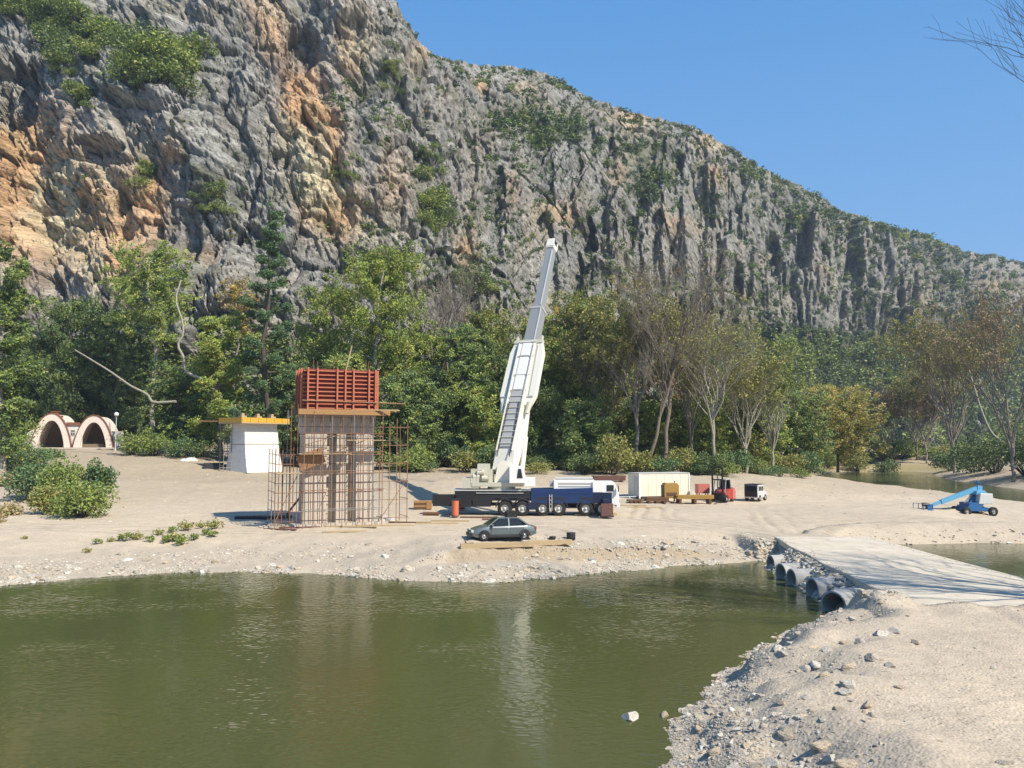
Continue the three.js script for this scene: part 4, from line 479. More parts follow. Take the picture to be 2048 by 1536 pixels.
// ------------------------------------------------------------------ stones
{
  const r = rngOf(41), stoneG = (seed, det = 2) => { const q = rngOf(seed), g0 = new THREE.IcosahedronGeometry(1, det), p = g0.attributes.position, sc = [0.85 + 0.6 * q(), 0.6 + 0.3 * q(), 0.75 + 0.5 * q()], o = q() * 50, cuts = Array.from({ length: 8 }, () => { const v = V(q() - 0.5, q() - 0.5, q() - 0.5).normalize(); return [v.x, v.y, v.z, 0.5 + 0.35 * q()]; }); for (let i = 0; i < p.count; i++) { const x = p.getX(i), y = p.getY(i), z = p.getZ(i), k = 1 + 0.3 * noise(x * 1.3 + o, y * 1.3, z * 1.3); let vx = x * k, vy = y * k, vz = z * k; for (const [a, b2, d2, e] of cuts) { const t = vx * a + vy * b2 + vz * d2 - e; if (t > 0) { vx -= a * t; vy -= b2 * t; vz -= d2 * t; } } p.setXYZ(i, vx * sc[0], vy * sc[1], vz * sc[2]); } g0.computeVertexNormals(); return g0; };
  const G = [1, 2, 3, 4].map(s => stoneG(s)), lists = G.map(() => []);
  const cols = [[0.5, 0.46, 0.4], [0.56, 0.53, 0.47], [0.44, 0.4, 0.34], [0.47, 0.38, 0.28], [0.47, 0.41, 0.33], [0.38, 0.34, 0.28]];
  const put = (x, z, s, sink = 0.3, y = groundY(x, z)) => { lists[Math.floor(r() * 4)].push([V(x, y + s * 0.3 - s * sink, z), s, r() * 6.28, r() * 0.7 - 0.35]); };
  for (let k = 0, n = 0; k < 170000 && n < 30000; k++) { // near bank: grey shingle at the water, earth with scattered broken rock above
    const z = -12 - 26 * Math.pow(r(), 1.2), x = 3 + r() * 16, s = shore(x, z), sd = s[0]; if (sd < -0.8 || sd > 9 || x > fordL(z) - 0.2 && z < -31.6) continue; const lobe = clamp(0.3 + 2.2 * noise(x * 0.4, z * 0.4, 2.2)), den = sst(2.2, 1.0, sd) * 1.0 + sst(5.2, 2.5, sd) * 0.22 * lobe + sst(-22, -16, z) * sst(4.5, 1.5, sd) * 0.3 + 0.012; if (r() > den) continue; const big = r(); put(x, z, sd < 1.7 ? (big > 0.985 ? 0.07 + 0.08 * r() : 0.014 + 0.03 * r()) : big > 0.985 ? 0.09 + 0.12 * r() : big > 0.85 ? 0.035 + 0.04 * r() : 0.01 + 0.022 * r(), 0.42); n++;
  }
  for (let k = 0, n = 0; k < 90000 && n < 20000; k++) { // far bank
    const x = -34 + r() * 51, z = -43 - 16 * r(), sd = shore(x, z)[0]; if (sd < -0.3 || sd > 9) continue; const den = (sst(7, 1, sd) * 0.45 + sst(2, 0.2, sd) * 0.6) * clamp(0.5 + 1.6 * noise(x * 0.35, z * 0.35, 6.2)); if (r() > den) continue; const b = r(); put(x, z, b > 0.975 ? 0.13 + 0.13 * r() : b > 0.8 ? 0.065 + 0.055 * r() : 0.03 + 0.035 * r()); n++;
  }
  for (let k = 0; k < 2600; k++) { const z = -33 - 22 * r(), x = fordL(z) - 1.5 + 1.45 * r(), y = groundY(x, z); if (y < -0.3) continue; put(x, z, 0.07 + 0.2 * r() * r(), 0.05); }   // riprap below the ford
  for (let k = 0; k < 420; k++) { const z = -32 - 23 * r(), side = r() < 0.5, x = side ? fordL(z) + 0.05 + 0.9 * r() * r() : 24.3 - 0.9 * r() * r(); put(x, z, 0.015 + 0.05 * r() * r(), 0.2, fordY(z) + 0.03); }   // gravel spilled on the slab edges
  for (let k = 0; k < 1500; k++) { const x = 24.6 + 22 * r(), z = -56 - 10 * r(), sd = shore(x, z)[1]; if (sd < -0.3 || sd > 1.6 || r() < 0.5) continue; put(x, z, 0.06 + 0.16 * r() * r()); }
  for (let k = 0; k < 1500; k++) { const x = -70 + 125 * r(), z = -60 - 45 * r(); if (shore(x, z)[2] < 0.3 || (x > -12 && z > -90 && r() < 0.93)) continue; put(x, z, 0.05 + 0.13 * r() * r()); }
  lists.forEach((l, i) => { const m = new THREE.InstancedMesh(G[i], M.stone, l.length), q = new THREE.Matrix4(), e = new THREE.Euler(); l.forEach(([p, s, a, b], k) => { q.makeRotationFromEuler(e.set(b, a, b * 0.7)).scale(V(s, s, s)).setPosition(p); m.setMatrixAt(k, q); const c = cols[Math.floor(r() * cols.length)], v = 1.1 + 0.5 * r(); m.setColorAt(k, lin(c[0] * v, c[1] * v, c[2] * v)); }); m.name = i ? `gravel_${String(i).padStart(3, '0')}` : 'gravel'; m.castShadow = m.receiveShadow = true; tag(m, 'loose pale stones and rubble strewn along the banks of the pool', 'gravel', undefined, 'stuff'); scene.add(m); });
  
  // single boulders
  const bm = [[0.66, 0.61, 0.53], [0.6, 0.53, 0.44], [0.6, 0.5, 0.38]].map(c => mat(c, 0.92, 0, { map: T.rock, bumpMap: T.rockBump, bumpScale: 0.02 }));
  const B = [11, 12, 13].map(s => stoneG(s, 4));
  const big = (px, py, s, y0, label, group, k = 0) => { const p = onY(px, py, y0); p.y = y0 === 0 ? 0.02 : groundY(p.x, p.z) + s * 0.12; const o = new THREE.Mesh(B[k % 3], bm[k % 3]); o.name = numbered('boulder'); o.position.copy(p); o.scale.set(s, s, s); o.rotation.set(0, px, 0); o.castShadow = o.receiveShadow = true; scene.add(o); tag(o, (s > 0.25 ? 'large ' : s < 0.17 ? 'small ' : '') + ['whitish ', 'tan ', 'sandy '][k % 3] + label, 'rock', group); };
  big(1258, 1436, 0.27, 0, 'pointed rock standing alone in the green water', undefined, 0);
  big(1330, 1432, 0.15, 0, 'rock in the shallows beside the near bank', undefined, 2);
  const rr = rngOf(3); for (const [px, py, s] of [[1375, 1470, 0.2], [1700, 1395, 0.2], [1745, 1340, 0.22], [1690, 1400, 0.16], [1640, 1480, 0.2], [1480, 1500, 0.28], [1590, 1500, 0.26], [1455, 1520, 0.24], [1545, 1475, 0.18], [1720, 1300, 0.2], [1760, 1285, 0.24], [1790, 1275, 0.2], [1650, 1375, 0.15], [1500, 1390, 0.12], [1430, 1440, 0.15], [1680, 1440, 0.14], [1780, 1350, 0.15], [1830, 1300, 0.16], [1600, 1440, 0.13], [1735, 1420, 0.16], [1610, 1530, 0.22], [1690, 1520, 0.2], [1525, 1430, 0.15], [1470, 1475, 0.2], [1560, 1400, 0.13], [1655, 1310, 0.16], [1690, 1290, 0.14], [1700, 1345, 0.2], [1625, 1420, 0.14], [1420, 1490, 0.22], [1395, 1525, 0.2], [1520, 1520, 0.25], [1570, 1450, 0.16], [1660, 1500, 0.17], [1730, 1370, 0.14], [1745, 1460, 0.13], [1800, 1400, 0.11]]) big(px, py, s, 1.3, 'limestone boulder half buried in the near gravel bank', 'boulders in the near gravel bank', Math.floor(rr() * 3));
  for (const [px, py, s] of [[815, 1130, 0.45], [800, 1150, 0.3], [1335, 1100, 0.35], [1390, 1092, 0.3], [1455, 1086, 0.3], [1270, 1125, 0.28], [1200, 1118, 0.25], [960, 1130, 0.25], [560, 1120, 0.22], [420, 1125, 0.25], [250, 1130, 0.25], [90, 1140, 0.3], [20, 1155, 0.35], [300, 1115, 0.2], [1500, 1100, 0.3], [1420, 1110, 0.28]]) big(px, py, s, 0.6, 'boulder lying on the far gravel shore', 'boulders on the far shore', Math.floor(rr() * 3));
}
lap('stones');
// ------------------------------------------------------------------ bridge piers, formwork, scaffolds
const standing = (px, py) => hitGround(px, py);
const sandAt = (px, d) => { const x = (px - CX) / F * d; return V(x, groundY(x, -d), -d); };
{
  const P = V(-14.15, 0, -65); P.y = groundY(P.x, P.z) - 0.05; const TURN = 0.44;
  const W = 5.7, D = 2.7;
  const pier = thing('bridge_pier', 'grey concrete bridge pier under construction inside rusty scaffolding', 'bridge pier', P, TURN);
  // shaft in three ribs with two sunk grooves, flaring to the head
  const ribs = [[-W / 2, -1.05], [-0.25, 0.5], [1.35, W / 2]];
  const core = hexa([[-W / 2 + 0.2, 0, 0.45], [W / 2 - 0.2, 0, 0.45], [W / 2 - 0.2, 0, -D / 2], [-W / 2 + 0.2, 0, -D / 2]], [[-W / 2 + 0.2, 7.2, 0.4], [W / 2 - 0.2, 7.2, 0.4], [W / 2 - 0.2, 7.2, -D / 2 + 0.1], [-W / 2 + 0.2, 7.2, -D / 2 + 0.1]]);
  part('shaft', core, M.concrete, pier);
  for (const [a, b] of ribs) { const k = 0.96; part('rib', hexa([[a, 0, D / 2], [b, 0, D / 2], [b, 0, 0.4], [a, 0, 0.4]], [[a * k, 7.2, D / 2 - 0.12], [b * k, 7.2, D / 2 - 0.12], [b * k, 7.2, 0.35], [a * k, 7.2, 0.35]]), M.concrete, pier); }
  part('head', hexa([[-W / 2 * 0.955, 7.2, D / 2 - 0.1], [W / 2 * 0.955, 7.2, D / 2 - 0.1], [W / 2 * 0.955, 7.2, -D / 2], [-W / 2 * 0.955, 7.2, -D / 2]], [[-W / 2, 8.7, D / 2 + 0.1], [W / 2, 8.7, D / 2 + 0.1], [W / 2, 8.7, -D / 2 - 0.1], [-W / 2, 8.7, -D / 2 - 0.1]]), M.concrete, pier);
  part('footing', box(W + 1.4, 0.35, D + 1.4, 0, 0.05, 0), M.concrete, pier);
  // work platform
  const deckY = 8.72, pl = thing('work_platform', 'ochre timber work platform below the red formwork', 'platform', P.clone().add(V(0, deckY, 0)), TURN);
  for (let k = 0; k < 9; k++) part('plank', box(7.4, 0.07, 0.5, 0.35 + (k % 3) * 0.1, 0.24, -2.1 + k * 0.53), M.timber, pl);
  for (const x of [-2.9, -1.4, 0, 1.4, 2.9]) part('joist', box(0.16, 0.2, 4.9, x, 0.1, 0), M.timberDark, pl);
  part('edge_board', box(7.2, 0.42, 0.06, 0.1, 0.12, 2.48), M.timber, pl); part('edge_board', box(0.06, 0.42, 4.7, -3.4, 0.12, 0), M.timberDark, pl);
  // red formwork box
  const f = thing('formwork', 'red steel wall formwork box on top of the unfinished pier', 'formwork', P.clone().add(V(0, deckY + 0.28, 0)), TURN), FW = 5.45, FD = 2.9, FH = 3.25;
  for (const [w, d, x, z] of [[FW, 0.06, 0, FD / 2], [FW, 0.06, 0, -FD / 2], [0.06, FD, -FW / 2, 0], [0.06, FD, FW / 2, 0]]) part('skin_panel', box(w, FH, d, x, FH / 2, z), M.redDark, f);
  for (let k = 0; k < 10; k++) { const y = 0.16 + k * 0.325; part('waler', box(FW + 0.1, 0.09, 0.2, 0, y, FD / 2 + 0.13), M.redSteel, f); part('waler', box(0.2, 0.09, FD, -FW / 2 - 0.13, y, 0), M.redSteel, f); part('waler', box(0.2, 0.09, FD, FW / 2 + 0.13, y, 0), M.redSteel, f); }
  for (const x of [-2.68, -1.95, -0.4, 0.25, 0.9, 2.15, 2.68]) part('soldier', box(0.12, FH + 0.12, 0.16, x, FH / 2, FD / 2 + 0.32), M.redSteel, f);
  for (const z of [-1.1, 0, 1.1]) for (const s of [-1, 1]) part('soldier', box(0.16, FH + 0.1, 0.12, s * (FW / 2 + 0.31), FH / 2, z), M.redSteel, f);
  part('guard_rail', rod(V(-FW / 2 - 0.4, 0.72, FD / 2 + 0.5), V(FW / 2 + 2.4, 0.62, FD / 2 + 0.5), 0.045), M.rustPale, f);
  for (const [x, h] of [[-2.2, 4.0], [-1.9, 3.9], [2.0, 4.1], [2.2, 4.0], [-0.6, 3.9]]) part('rebar', rod(V(x, 0.0, FD / 2 - 0.3), V(x + 0.04, h, FD / 2 - 0.3), 0.03, 0.03, 5), M.rustPipe, f);
  { const q = P.clone().add(V(0, deckY + 0.3, 0)); const a = V(0.35, 2.6, 0.8), b = V(0.95, 5.25, 0.8); solo('pour_pipe', rod(a, b, 0.07, 0.05), M.timberPale, 'pale pole leaning out of the top of the red formwork', 'pole', undefined, q, TURN); }
  for (let k = 0; k < 3; k++) solo('timber_pole', box(3.6, 0.09, 0.12), M.timberPale, 'pale timber pole jutting out to the right of the work platform', 'pole', 'timber poles on the work platform', P.clone().add(V(3.3, deckY + 0.33, 1.2 - k * 0.5)), TURN * 0.2);
  // scaffolding, every tube a part
  const sc = thing('scaffolding', 'rusty tube scaffolding wrapped round the unfinished pier', 'scaffolding', P, TURN), tubes = [];
  const st = (x, z, h, m = M.rustPipe, r = 0.032) => part('standard', rod(V(x, -0.05, z), V(x, h, z), r, r, 6), m, sc);
  const lg = (x0, z0, x1, z1, y, m = M.rustPipe) => part('ledger', rod(V(x0, y, z0), V(x1, y, z1), 0.026, 0.026, 5), m, sc);
  const rg = rngOf(8), mm = () => [M.rustPipe, M.rustPipe, M.rustPale, M.greyPipe][Math.floor(rg() * 4)];
  const xF = [-3.05, -2.35, -1.65, -0.95, -0.1, 0.75, 1.5, 2.25, 3.05];
  for (const x of xF) { st(x, 1.95, 8.7, mm()); if (rg() < 0.8) st(x, 2.75, 8.4 + 0.6 * rg(), mm()); }
  for (const x of [-5.0, -4.5, -3.9, -3.4]) { st(x, 1.9, x < -4.2 ? 5.9 : 9.4, mm()); st(x, 0.3, 6 + (x > -4 ? 3 : 0), mm()); st(x, -1.4, 6, mm()); }
  for (const x of [3.9, 4.5, 5.4]) { st(x, 1.8, 8.4 - (x > 5 ? 0.3 : 0), M.rustPale); st(x, -0.2, 8, mm()); }
  for (let y = 0.5, k = 0; y < 8.7; y += 0.72, k++) {
    lg(-3.3, 1.99, 3.3, 1.99, y, mm()); if (k % 2) lg(-3.2, 2.79, 3.2, 2.79, y + 0.2, mm());
    if (y < 6) { lg(-5.1, 1.94, -3.2, 1.94, y, mm()); lg(-5.0, 1.95, -5.0, -1.5, y + 0.05, mm()); } if (k % 2 === 0) { lg(3.0, 1.84, 5.5, 1.84, y, M.rustPale); lg(5.4, 1.9, 5.4, -0.3, y + 0.05, mm()); }
    if (k % 3 === 0) for (const x of [-3.05, -0.95, 1.5, 3.05]) lg(x, 2.85, x, 1.2, y + 0.1, mm());
  }
  for (const [x0, y0, x1, y1] of [[-3.2, 6.2, 0.2, 7.2], [-0.2, 5.9, 3.0, 7.1], [3.1, 0.4, 5.3, 3.6], [-5, 0.5, -3.4, 4]]) part('brace', rod(V(x0, y0, 2.05), V(x1, y1, 2.05), 0.028, 0.028, 6), M.rustPale, sc);
  for (const [x0, x1, y] of [[-3.4, 0.6, 5.55], [0.2, 3.3, 6.6], [-5.1, -3.2, 4.1]]) part('scaffold_board', box(x1 - x0, 0.06, 0.7, (x0 + x1) / 2, y + 0.06, 2.37), M.timberPale, sc);
  part('tarp', box(2.0, 1.2, 0.05, -2.4, 5.2, 2.1, 0, 0.1, 0.35), M.rustPale, sc, 'brown sheet hung on the scaffolding');
  // material lying round the foot
  const lay = (name, g, m, px, py, turn, label, cat, grp) => { const p = standing(px, py); solo(name, g, m, label, cat, grp, p, turn); };
  lay('shutter_stack', [box(3.6, 0.22, 1.3, 0, 0.1, 0), box(1.5, 0.25, 0.9, -2.0, 0.12, 0.3)], M.darkSteel, 540, 1037, 0.1, 'dark formwork panel lying left of the scaffolded pier', 'panel');
  lay('timber_prop', beam(V(-0.5, 0.05, 0), V(0.7, 1.7, -0.4), 0.16, 0.16), M.timberDark, 580, 1038, 0.2, 'dark timber prop leaning against the left of the scaffolding', 'timber');
  for (const [px, py, L, t, m] of [[640, 1050, 5, 0.08, M.timberPale], [700, 1054, 4.2, -0.05, M.timberPale], [770, 1052, 4.6, 0.03, M.timberPale], [600, 1056, 3, 0.15, M.mauve], [560, 1060, 2.6, -0.2, M.mauve], [820, 1046, 3.4, -0.12, M.timberDark], [690, 1064, 3.2, 0.2, M.timberPale]])
    lay('plank', box(L, 0.1, 0.26, 0, 0.05, 0), m, px, py, t, (L > 4 ? 'long ' : L < 3.1 ? 'short ' : '') + (m === M.mauve ? 'reddish' : m === M.timberDark ? 'dark' : 'pale') + ' plank lying on the sand at the foot of the scaffolding', 'plank', 'planks lying round the pier');
  lay('cement_bags', [box(0.8, 0.3, 0.6, 0, 0.15, 0, 0.2), box(0.7, 0.28, 0.55, 0.1, 0.42, 0.05, -0.1), box(0.7, 0.3, 0.5, 0.75, 0.15, 0.1)], M.palePanel, 762, 1042, 0.3, 'grey bags stacked at the right foot of the scaffolding', 'bags');
}
{ // finished white pier behind
  const P = sandAt(510, 108), T2 = 0.94; P.y -= 0.15; const W = 5.2, D = 2.8, H = 6.6;
  const t = thing('bridge_pier', 'white finished concrete pier with a yellow platform on its top', 'bridge pier', P, T2);
  const at2 = (y) => { const k = 1 - y / H, f = 0.5 * k + 0.75 * k * k * k; return [-W / 2 - 0.1 * f, W / 2 + 0.35 * f, D / 2 + 0.8 * f]; }, slab = (y0, y1, m, in_ = 0) => { const a = at2(y0), b = at2(y1); return hexa([[a[0] + in_, y0, a[2] - in_], [a[1] - in_, y0, a[2] - in_], [a[1] - in_, y0, -a[2] + in_], [a[0] + in_, y0, -a[2] + in_]], [[b[0] + in_, y1, b[2] - in_], [b[1] - in_, y1, b[2] - in_], [b[1] - in_, y1, -b[2] + in_], [b[0] + in_, y1, -b[2] + in_]]); };
  for (const [y0, y1] of [[0, 0.9], [0.9, 2.1], [2.1, 3.6]]) part('lower_block', slab(y0, y1), M.freshConcrete, t); part('joint', slab(3.6, 3.75, 0, 0.07), M.concrete, t); part('upper_block', slab(3.75, 5.3), M.freshConcrete, t); part('pier_head', slab(5.3, 6.4, 0, 0.04), M.freshConcrete, t);
  const pl = thing('work_platform', 'yellow guarded platform on top of the white pier', 'platform', P.clone().add(V(0, 6.4, 0)), T2);
  part('deck', box(W + 2.4, 0.14, D + 2.2, 0, 0.07, 0), M.timberPale, pl);
  for (let k = 0; k < 6; k++) part('side_panel', box(1.2, 0.62, 0.06, -3.12 + k * 1.25, 0.45, D / 2 + 1.08), M.yellow, pl);
  for (let k = 0; k < 4; k++) part('side_panel', box(0.06, 0.62, 1.2, -W / 2 - 1.18, 0.45, -1.85 + k * 1.24), M.yellow, pl);
  for (const [x, z] of [[-2.4, 0.6], [0.2, 0.3], [2.3, 0.5]]) part('anchor_block', [box(0.8, 0.5, 0.8, x, 0.8, z), box(0.4, 0.35, 0.4, x, 1.2, z)], M.timberPale, pl);
  const pole = P.clone().add(V(-4.6, 6.75, 1.4)); solo('scaffold_pole', rod(V(-2.6, 0, 0.0), V(3.2, -0.06, 0.0), 0.07), M.rustPale, 'long pole sticking out left from the yellow platform', 'pole', undefined, pole, 0);
  const s = thing('scaffold_tower', 'grey tube scaffold tower on the shaded side of the white pier', 'scaffolding', P.clone().add(V(-3.0, 0, 1.0)), T2 - 0.2);
  for (const x of [-1.0, 0, 1.0]) for (const z of [-0.5, 0.7]) part('standard', rod(V(x, -0.1, z), V(x, 6.6, z), 0.045, 0.045, 6), M.greyPipe, s);
  for (let y = 0.6; y < 6.6; y += 0.85) for (const z of [-0.5, 0.7]) part('ledger', rod(V(-1.1, y, z), V(1.1, y, z), 0.04, 0.04, 5), M.greyPipe, s);
  for (let y = 0.9; y < 6.6; y += 1.7) for (const x of [-1, 1]) part('transom', rod(V(x, y, -0.6), V(x, y, 0.8), 0.04, 0.04, 5), M.greyPipe, s);
  const q = sandAt(437, 108); solo('shutter_stack', [box(3.4, 0.5, 1.6, 0, 0.2, 0), box(2.4, 0.3, 1.2, -0.4, 0.6, 0, 0.2)], M.darkSteel, 'dark stack of panels on the ground left of the white pier', 'panels', undefined, q, 0.3);
  for (const [px, d, sz] of [[385, 112, 0.7], [260, 118, 0.6], [372, 111, 0.5]]) { const p = sandAt(px, d), g = new THREE.IcosahedronGeometry(sz, 1); g.scale(1.3, 0.6, 1); solo('rubble_heap', g, M.stone, 'small pale heap of rubble beside the bushes by the lamp post', 'rubble', 'rubble heaps by the lamp post', p); }
}
// ------------------------------------------------------------------ mobile crane
{
  const P = V(1.95, 0, -73); P.y = groundY(P.x, P.z); const c = thing('mobile_crane', 'white telescopic mobile crane on a blue and black multi-axle carrier', 'crane', P, -0.03);
  const hw = 1.3;
  const body = new THREE.Group(); body.name = 'carrier'; c.add(body);
  part('rear_frame', [box(6.8, 0.85, 2.5, -3.6, 1.75, 0), box(1.4, 1.15, 2.6, -6.2, 1.35, 0), box(1.6, 0.9, 2.55, -4.6, 1.25, 0)], M.black, body);
  part('deck_plate', [box(7.2, 0.1, 2.62, -3.6, 2.24, 0), box(4.2, 0.05, 2.66, -3.0, 2.0, 0)], M.palePanel, body);
  part('front_deck', [prism([[-0.2, 1.15], [5.2, 1.15], [5.2, 2.45], [-0.2, 2.3]], 2.6, 0.03), box(5.2, 0.06, 2.72, 2.4, 1.98, 0)], M.blue, body);
  for (const x of [-2.55, -1.0, 0.8, 2.2, 4.6]) { const a = new THREE.RingGeometry(0.72, 0.84, 14, 1, 0, Math.PI); a.translate(x, 0.74, 1.345); part('wheel_arch', [a, box(1.5, 0.08, 0.1, x, 1.6, 1.3)], M.darkSteel, body); }
  part('fuel_tank', box(0.9, 0.6, 0.5, -0.1, 0.85, 1.1), M.navy, body); part('ladder', [box(0.05, 1.4, 0.05, 1.4, 1.2, 1.4), box(0.05, 1.4, 0.05, 1.62, 1.2, 1.4), ...[0.7, 1.05, 1.4, 1.75].map(y => box(0.25, 0.04, 0.05, 1.51, y, 1.4))], M.palePanel, body);
  part('chassis_rail', [box(14.5, 0.25, 0.9, -0.3, 0.95, 0), box(9.6, 0.12, 2.2, 2.2, 0.72, 0)], M.darkSteel, body);
  part('axle', [-2.55, -1.0, 0.8, 2.2, 4.6, 6.0].map(x => rod(V(x, 0.66, -1), V(x, 0.66, 1), 0.1)), M.darkSteel, body);
  for (const x of [-2.55, -1.0, 0.8, 2.2, 4.6, 6.0]) for (const s of [-1, 1]) wheel(c, 0.66, 0.5, x, 0.64, s * 1.07, M.rimWhite);
  // driving cab, low and white over a dark skirt
  const cab = new THREE.Group(); cab.name = 'driving_cab'; c.add(cab);
  part('cab_shell', prism([[5.25, 1.15], [7.35, 1.0], [7.5, 1.5], [7.42, 2.2], [7.05, 2.95], [5.25, 2.95]], 2.5, 0.05), M.white, cab);
  part('skirt', [box(2.3, 0.95, 2.64, 4.9, 1.62, 0), box(1.0, 0.95, 2.66, 6.4, 1.6, 0)], M.navy, cab);
  part('side_window', box(0.62, 0.55, 0.04, 6.75, 2.45, 1.31), M.glass, cab); part('side_window', box(0.62, 0.55, 0.04, 6.75, 2.45, -1.31), M.glass, cab); part('windscreen', box(0.04, 0.75, 2.2, 7.3, 2.5, 0, 0, 0, 0.42), M.glass, cab);
  part('engine_cover', [box(3.6, 0.75, 2.3, 3.6, 2.75, 0)], M.white, cab); part('grille', [box(3.0, 0.12, 0.03, 3.7, 2.85, 1.17), box(3.0, 0.08, 0.03, 3.7, 2.6, 1.17)], M.panelGrey, cab); part('cargo_roll', [rod(V(1.9, 3.25, 0.3), V(5.3, 3.25, 0.2), 0.16), box(0.6, 0.5, 1.2, 1.75, 2.8, 0.2)], M.panelGrey, cab);
  part('headlight', box(0.05, 0.2, 0.35, 7.5, 1.35, 0.85), M.palePanel, cab); part('headlight', box(0.05, 0.2, 0.35, 7.5, 1.35, -0.85), M.palePanel, cab); part('bumper', box(0.3, 0.35, 2.5, 7.45, 0.95, 0), M.white, cab);
  part('mirror', [box(0.08, 0.5, 0.2, 7.45, 2.4, 1.55), rod(V(7.4, 2.7, 1.3), V(7.45, 2.65, 1.55), 0.02)], M.black, cab);
  // outriggers
  for (const [x, z, m, s] of [[-6.75, 3.2, M.orange, 1], [-6.75, -3.0, M.orange, -1], [6.3, 3.0, M.mauve, 1], [6.3, -3.0, M.mauve, -1]]) {
    const o = new THREE.Group(); o.name = 'outrigger'; c.add(o); const gy = groundY(P.x + x, P.z + z) - P.y, r = m === M.mauve ? 0.62 : 0.34;
    part('outrigger_beam', box(0.55, 0.5, 2.2, x, 1.3, z - s * 1.05), x < 0 ? M.black : M.navy, o);
    part('jack', m === M.mauve ? [box(1.0, 1.05, 0.8, x, gy + 0.72, z), rod(V(x, gy + 0.1, z), V(x, gy + 0.4, z), 0.3)] : [rod(V(x, gy + 0.1, z), V(x, 1.45, z), 0.3, 0.3, 14)], m, o); part('pad', rod(V(x, gy + 0.12, z), V(x, gy + 0.2, z), r, r, 16), M.darkSteel, o);
  }
  part('outrigger_box', box(1.9, 1.0, 0.9, -8.0, 1.35, 0.9), M.black, c, 'black box of the rear outrigger extending left of the carrier');
  // superstructure
  const up = new THREE.Group(); up.name = 'superstructure'; c.add(up);
  part('turntable', rod(V(-2.9, 2.29, 0), V(-2.9, 2.6, 0), 1.25, 1.25, 24), M.creamDull, up);
  part('slewing_platform', [box(4.6, 0.35, 2.6, -3.2, 2.75, 0), box(1.9, 1.15, 2.2, -4.6, 3.5, -0.2), box(1.1, 0.5, 1.4, -4.5, 4.3, -0.2)], M.creamDull, up);
  for (const [x, y, z] of [[-5.1, 3.4, 1.0], [-4.3, 3.3, 1.02], [-4.7, 3.8, 1.0]]) part('winch', rod(V(x - 0.3, y, z), V(x + 0.3, y, z), 0.26, 0.26, 14), M.creamDull, up);
  for (const x of [-5.55, -5.0, -3.95]) part('hand_rail', [rod(V(x, 2.9, 1.25), V(x, 4.1, 1.25), 0.03), rod(V(x, 4.1, 1.25), V(x + 0.5, 4.1, 1.25), 0.03)], M.creamDull, up);
  part('boom_cheek', [prism([[-3.5, 2.9], [-1.9, 2.9], [-2.2, 4.75], [-2.8, 4.9], [-3.2, 4.5]], 0.18).translate(0, 0, 0.75), prism([[-3.5, 2.9], [-1.9, 2.9], [-2.2, 4.75], [-2.8, 4.9], [-3.2, 4.5]], 0.18).translate(0, 0, -0.75)], M.cream, up);
  const ocab = new THREE.Group(); ocab.name = 'operator_cab'; c.add(ocab);
  part('cab_shell', prism([[-2.1, 2.93], [-0.85, 2.93], [-0.75, 3.4], [-1.0, 4.35], [-2.1, 4.35]], 1.1, 0.04).translate(0, 0, 1.25), M.white, ocab); part('side_window', prism([[-1.45, 3.35], [-0.95, 3.35], [-1.1, 4.15], [-1.35, 4.15]], 0.04).translate(0, 0, 1.86), M.glass, ocab); part('step', box(0.9, 0.75, 0.9, -0.3, 3.0, 1.1), M.white, ocab);
  part('counterweight', [box(1.5, 0.9, 2.7, -5.6, 2.85, -0.1)], M.creamDull, up);
  // boom: local frame x across, y along, z out of its upper face
  const p0 = V(-2.55, 4.3, 0), tip = V(2.0, 27.4, -10.8), ax = tip.clone().sub(p0), L = ax.length(); ax.normalize(); const az = V(ax.x, 0, ax.z).normalize(), wx = V(-az.z, 0, az.x).normalize(), nz = wx.clone().cross(ax).normalize();
  const boom = new THREE.Group(); boom.name = 'boom'; boom.position.copy(p0); boom.quaternion.setFromRotationMatrix(new THREE.Matrix4().makeBasis(wx, ax, nz)); c.add(boom);
  const tap = (w0, d0, y0, w1, d1, y1, zc = 0) => hexa([[-w0 / 2, y0, d0 / 2 + zc], [w0 / 2, y0, d0 / 2 + zc], [w0 / 2, y0, -d0 / 2 + zc], [-w0 / 2, y0, -d0 / 2 + zc]], [[-w1 / 2, y1, d1 / 2 + zc], [w1 / 2, y1, d1 / 2 + zc], [w1 / 2, y1, -d1 / 2 + zc], [-w1 / 2, y1, -d1 / 2 + zc]]);
  const B = 13.05;
  part('base_section', [tap(2.0, 0.9, -0.5, 1.9, 1.5, 1.4), tap(1.9, 1.5, 1.4, 1.75, 1.7, B)], M.cream, boom);
  part('top_plate', tap(1.2, 0.06, 1.6, 1.0, 0.06, 7.4, 0.86), M.panelGrey, boom); part('top_plate', tap(0.9, 0.06, 7.6, 0.85, 0.06, 11.2, 0.88), M.white, boom); part('top_plate', tap(0.85, 0.06, 11.4, 0.8, 0.06, 12.8, 0.88), M.white, boom);
  for (const s of [-1, 1]) { part('side_rail', box(0.1, B - 1.5, 0.16, s * 0.78, 1.2 + (B - 1.5) / 2, 0.9), M.cream, boom); const q = [[s * 0.95, 6.0], [s * 1.45, 6.2], [s * 1.78, 7.1], [s * 1.72, B - 1.2], [s * 1.4, B], [s * 0.95, B]]; part('guying_frame', prism(s > 0 ? q : q.slice().reverse(), 0.55, 0.03).translate(0, 0, 0.35), M.cream, boom); part('frame_rib', [box(0.07, 5.6, 0.08, s * 1.15, 9.9, 0.68, 0, 0, s * 0.02), box(0.6, 0.12, 0.1, s * 1.35, 6.9, 0.68)], M.panelGrey, boom); part('guy_winch', rod(V(s * 1.25, 5.2, 0.45), V(s * 1.35, 6.3, 0.45), 0.2, 0.3, 12), M.creamDull, boom); }
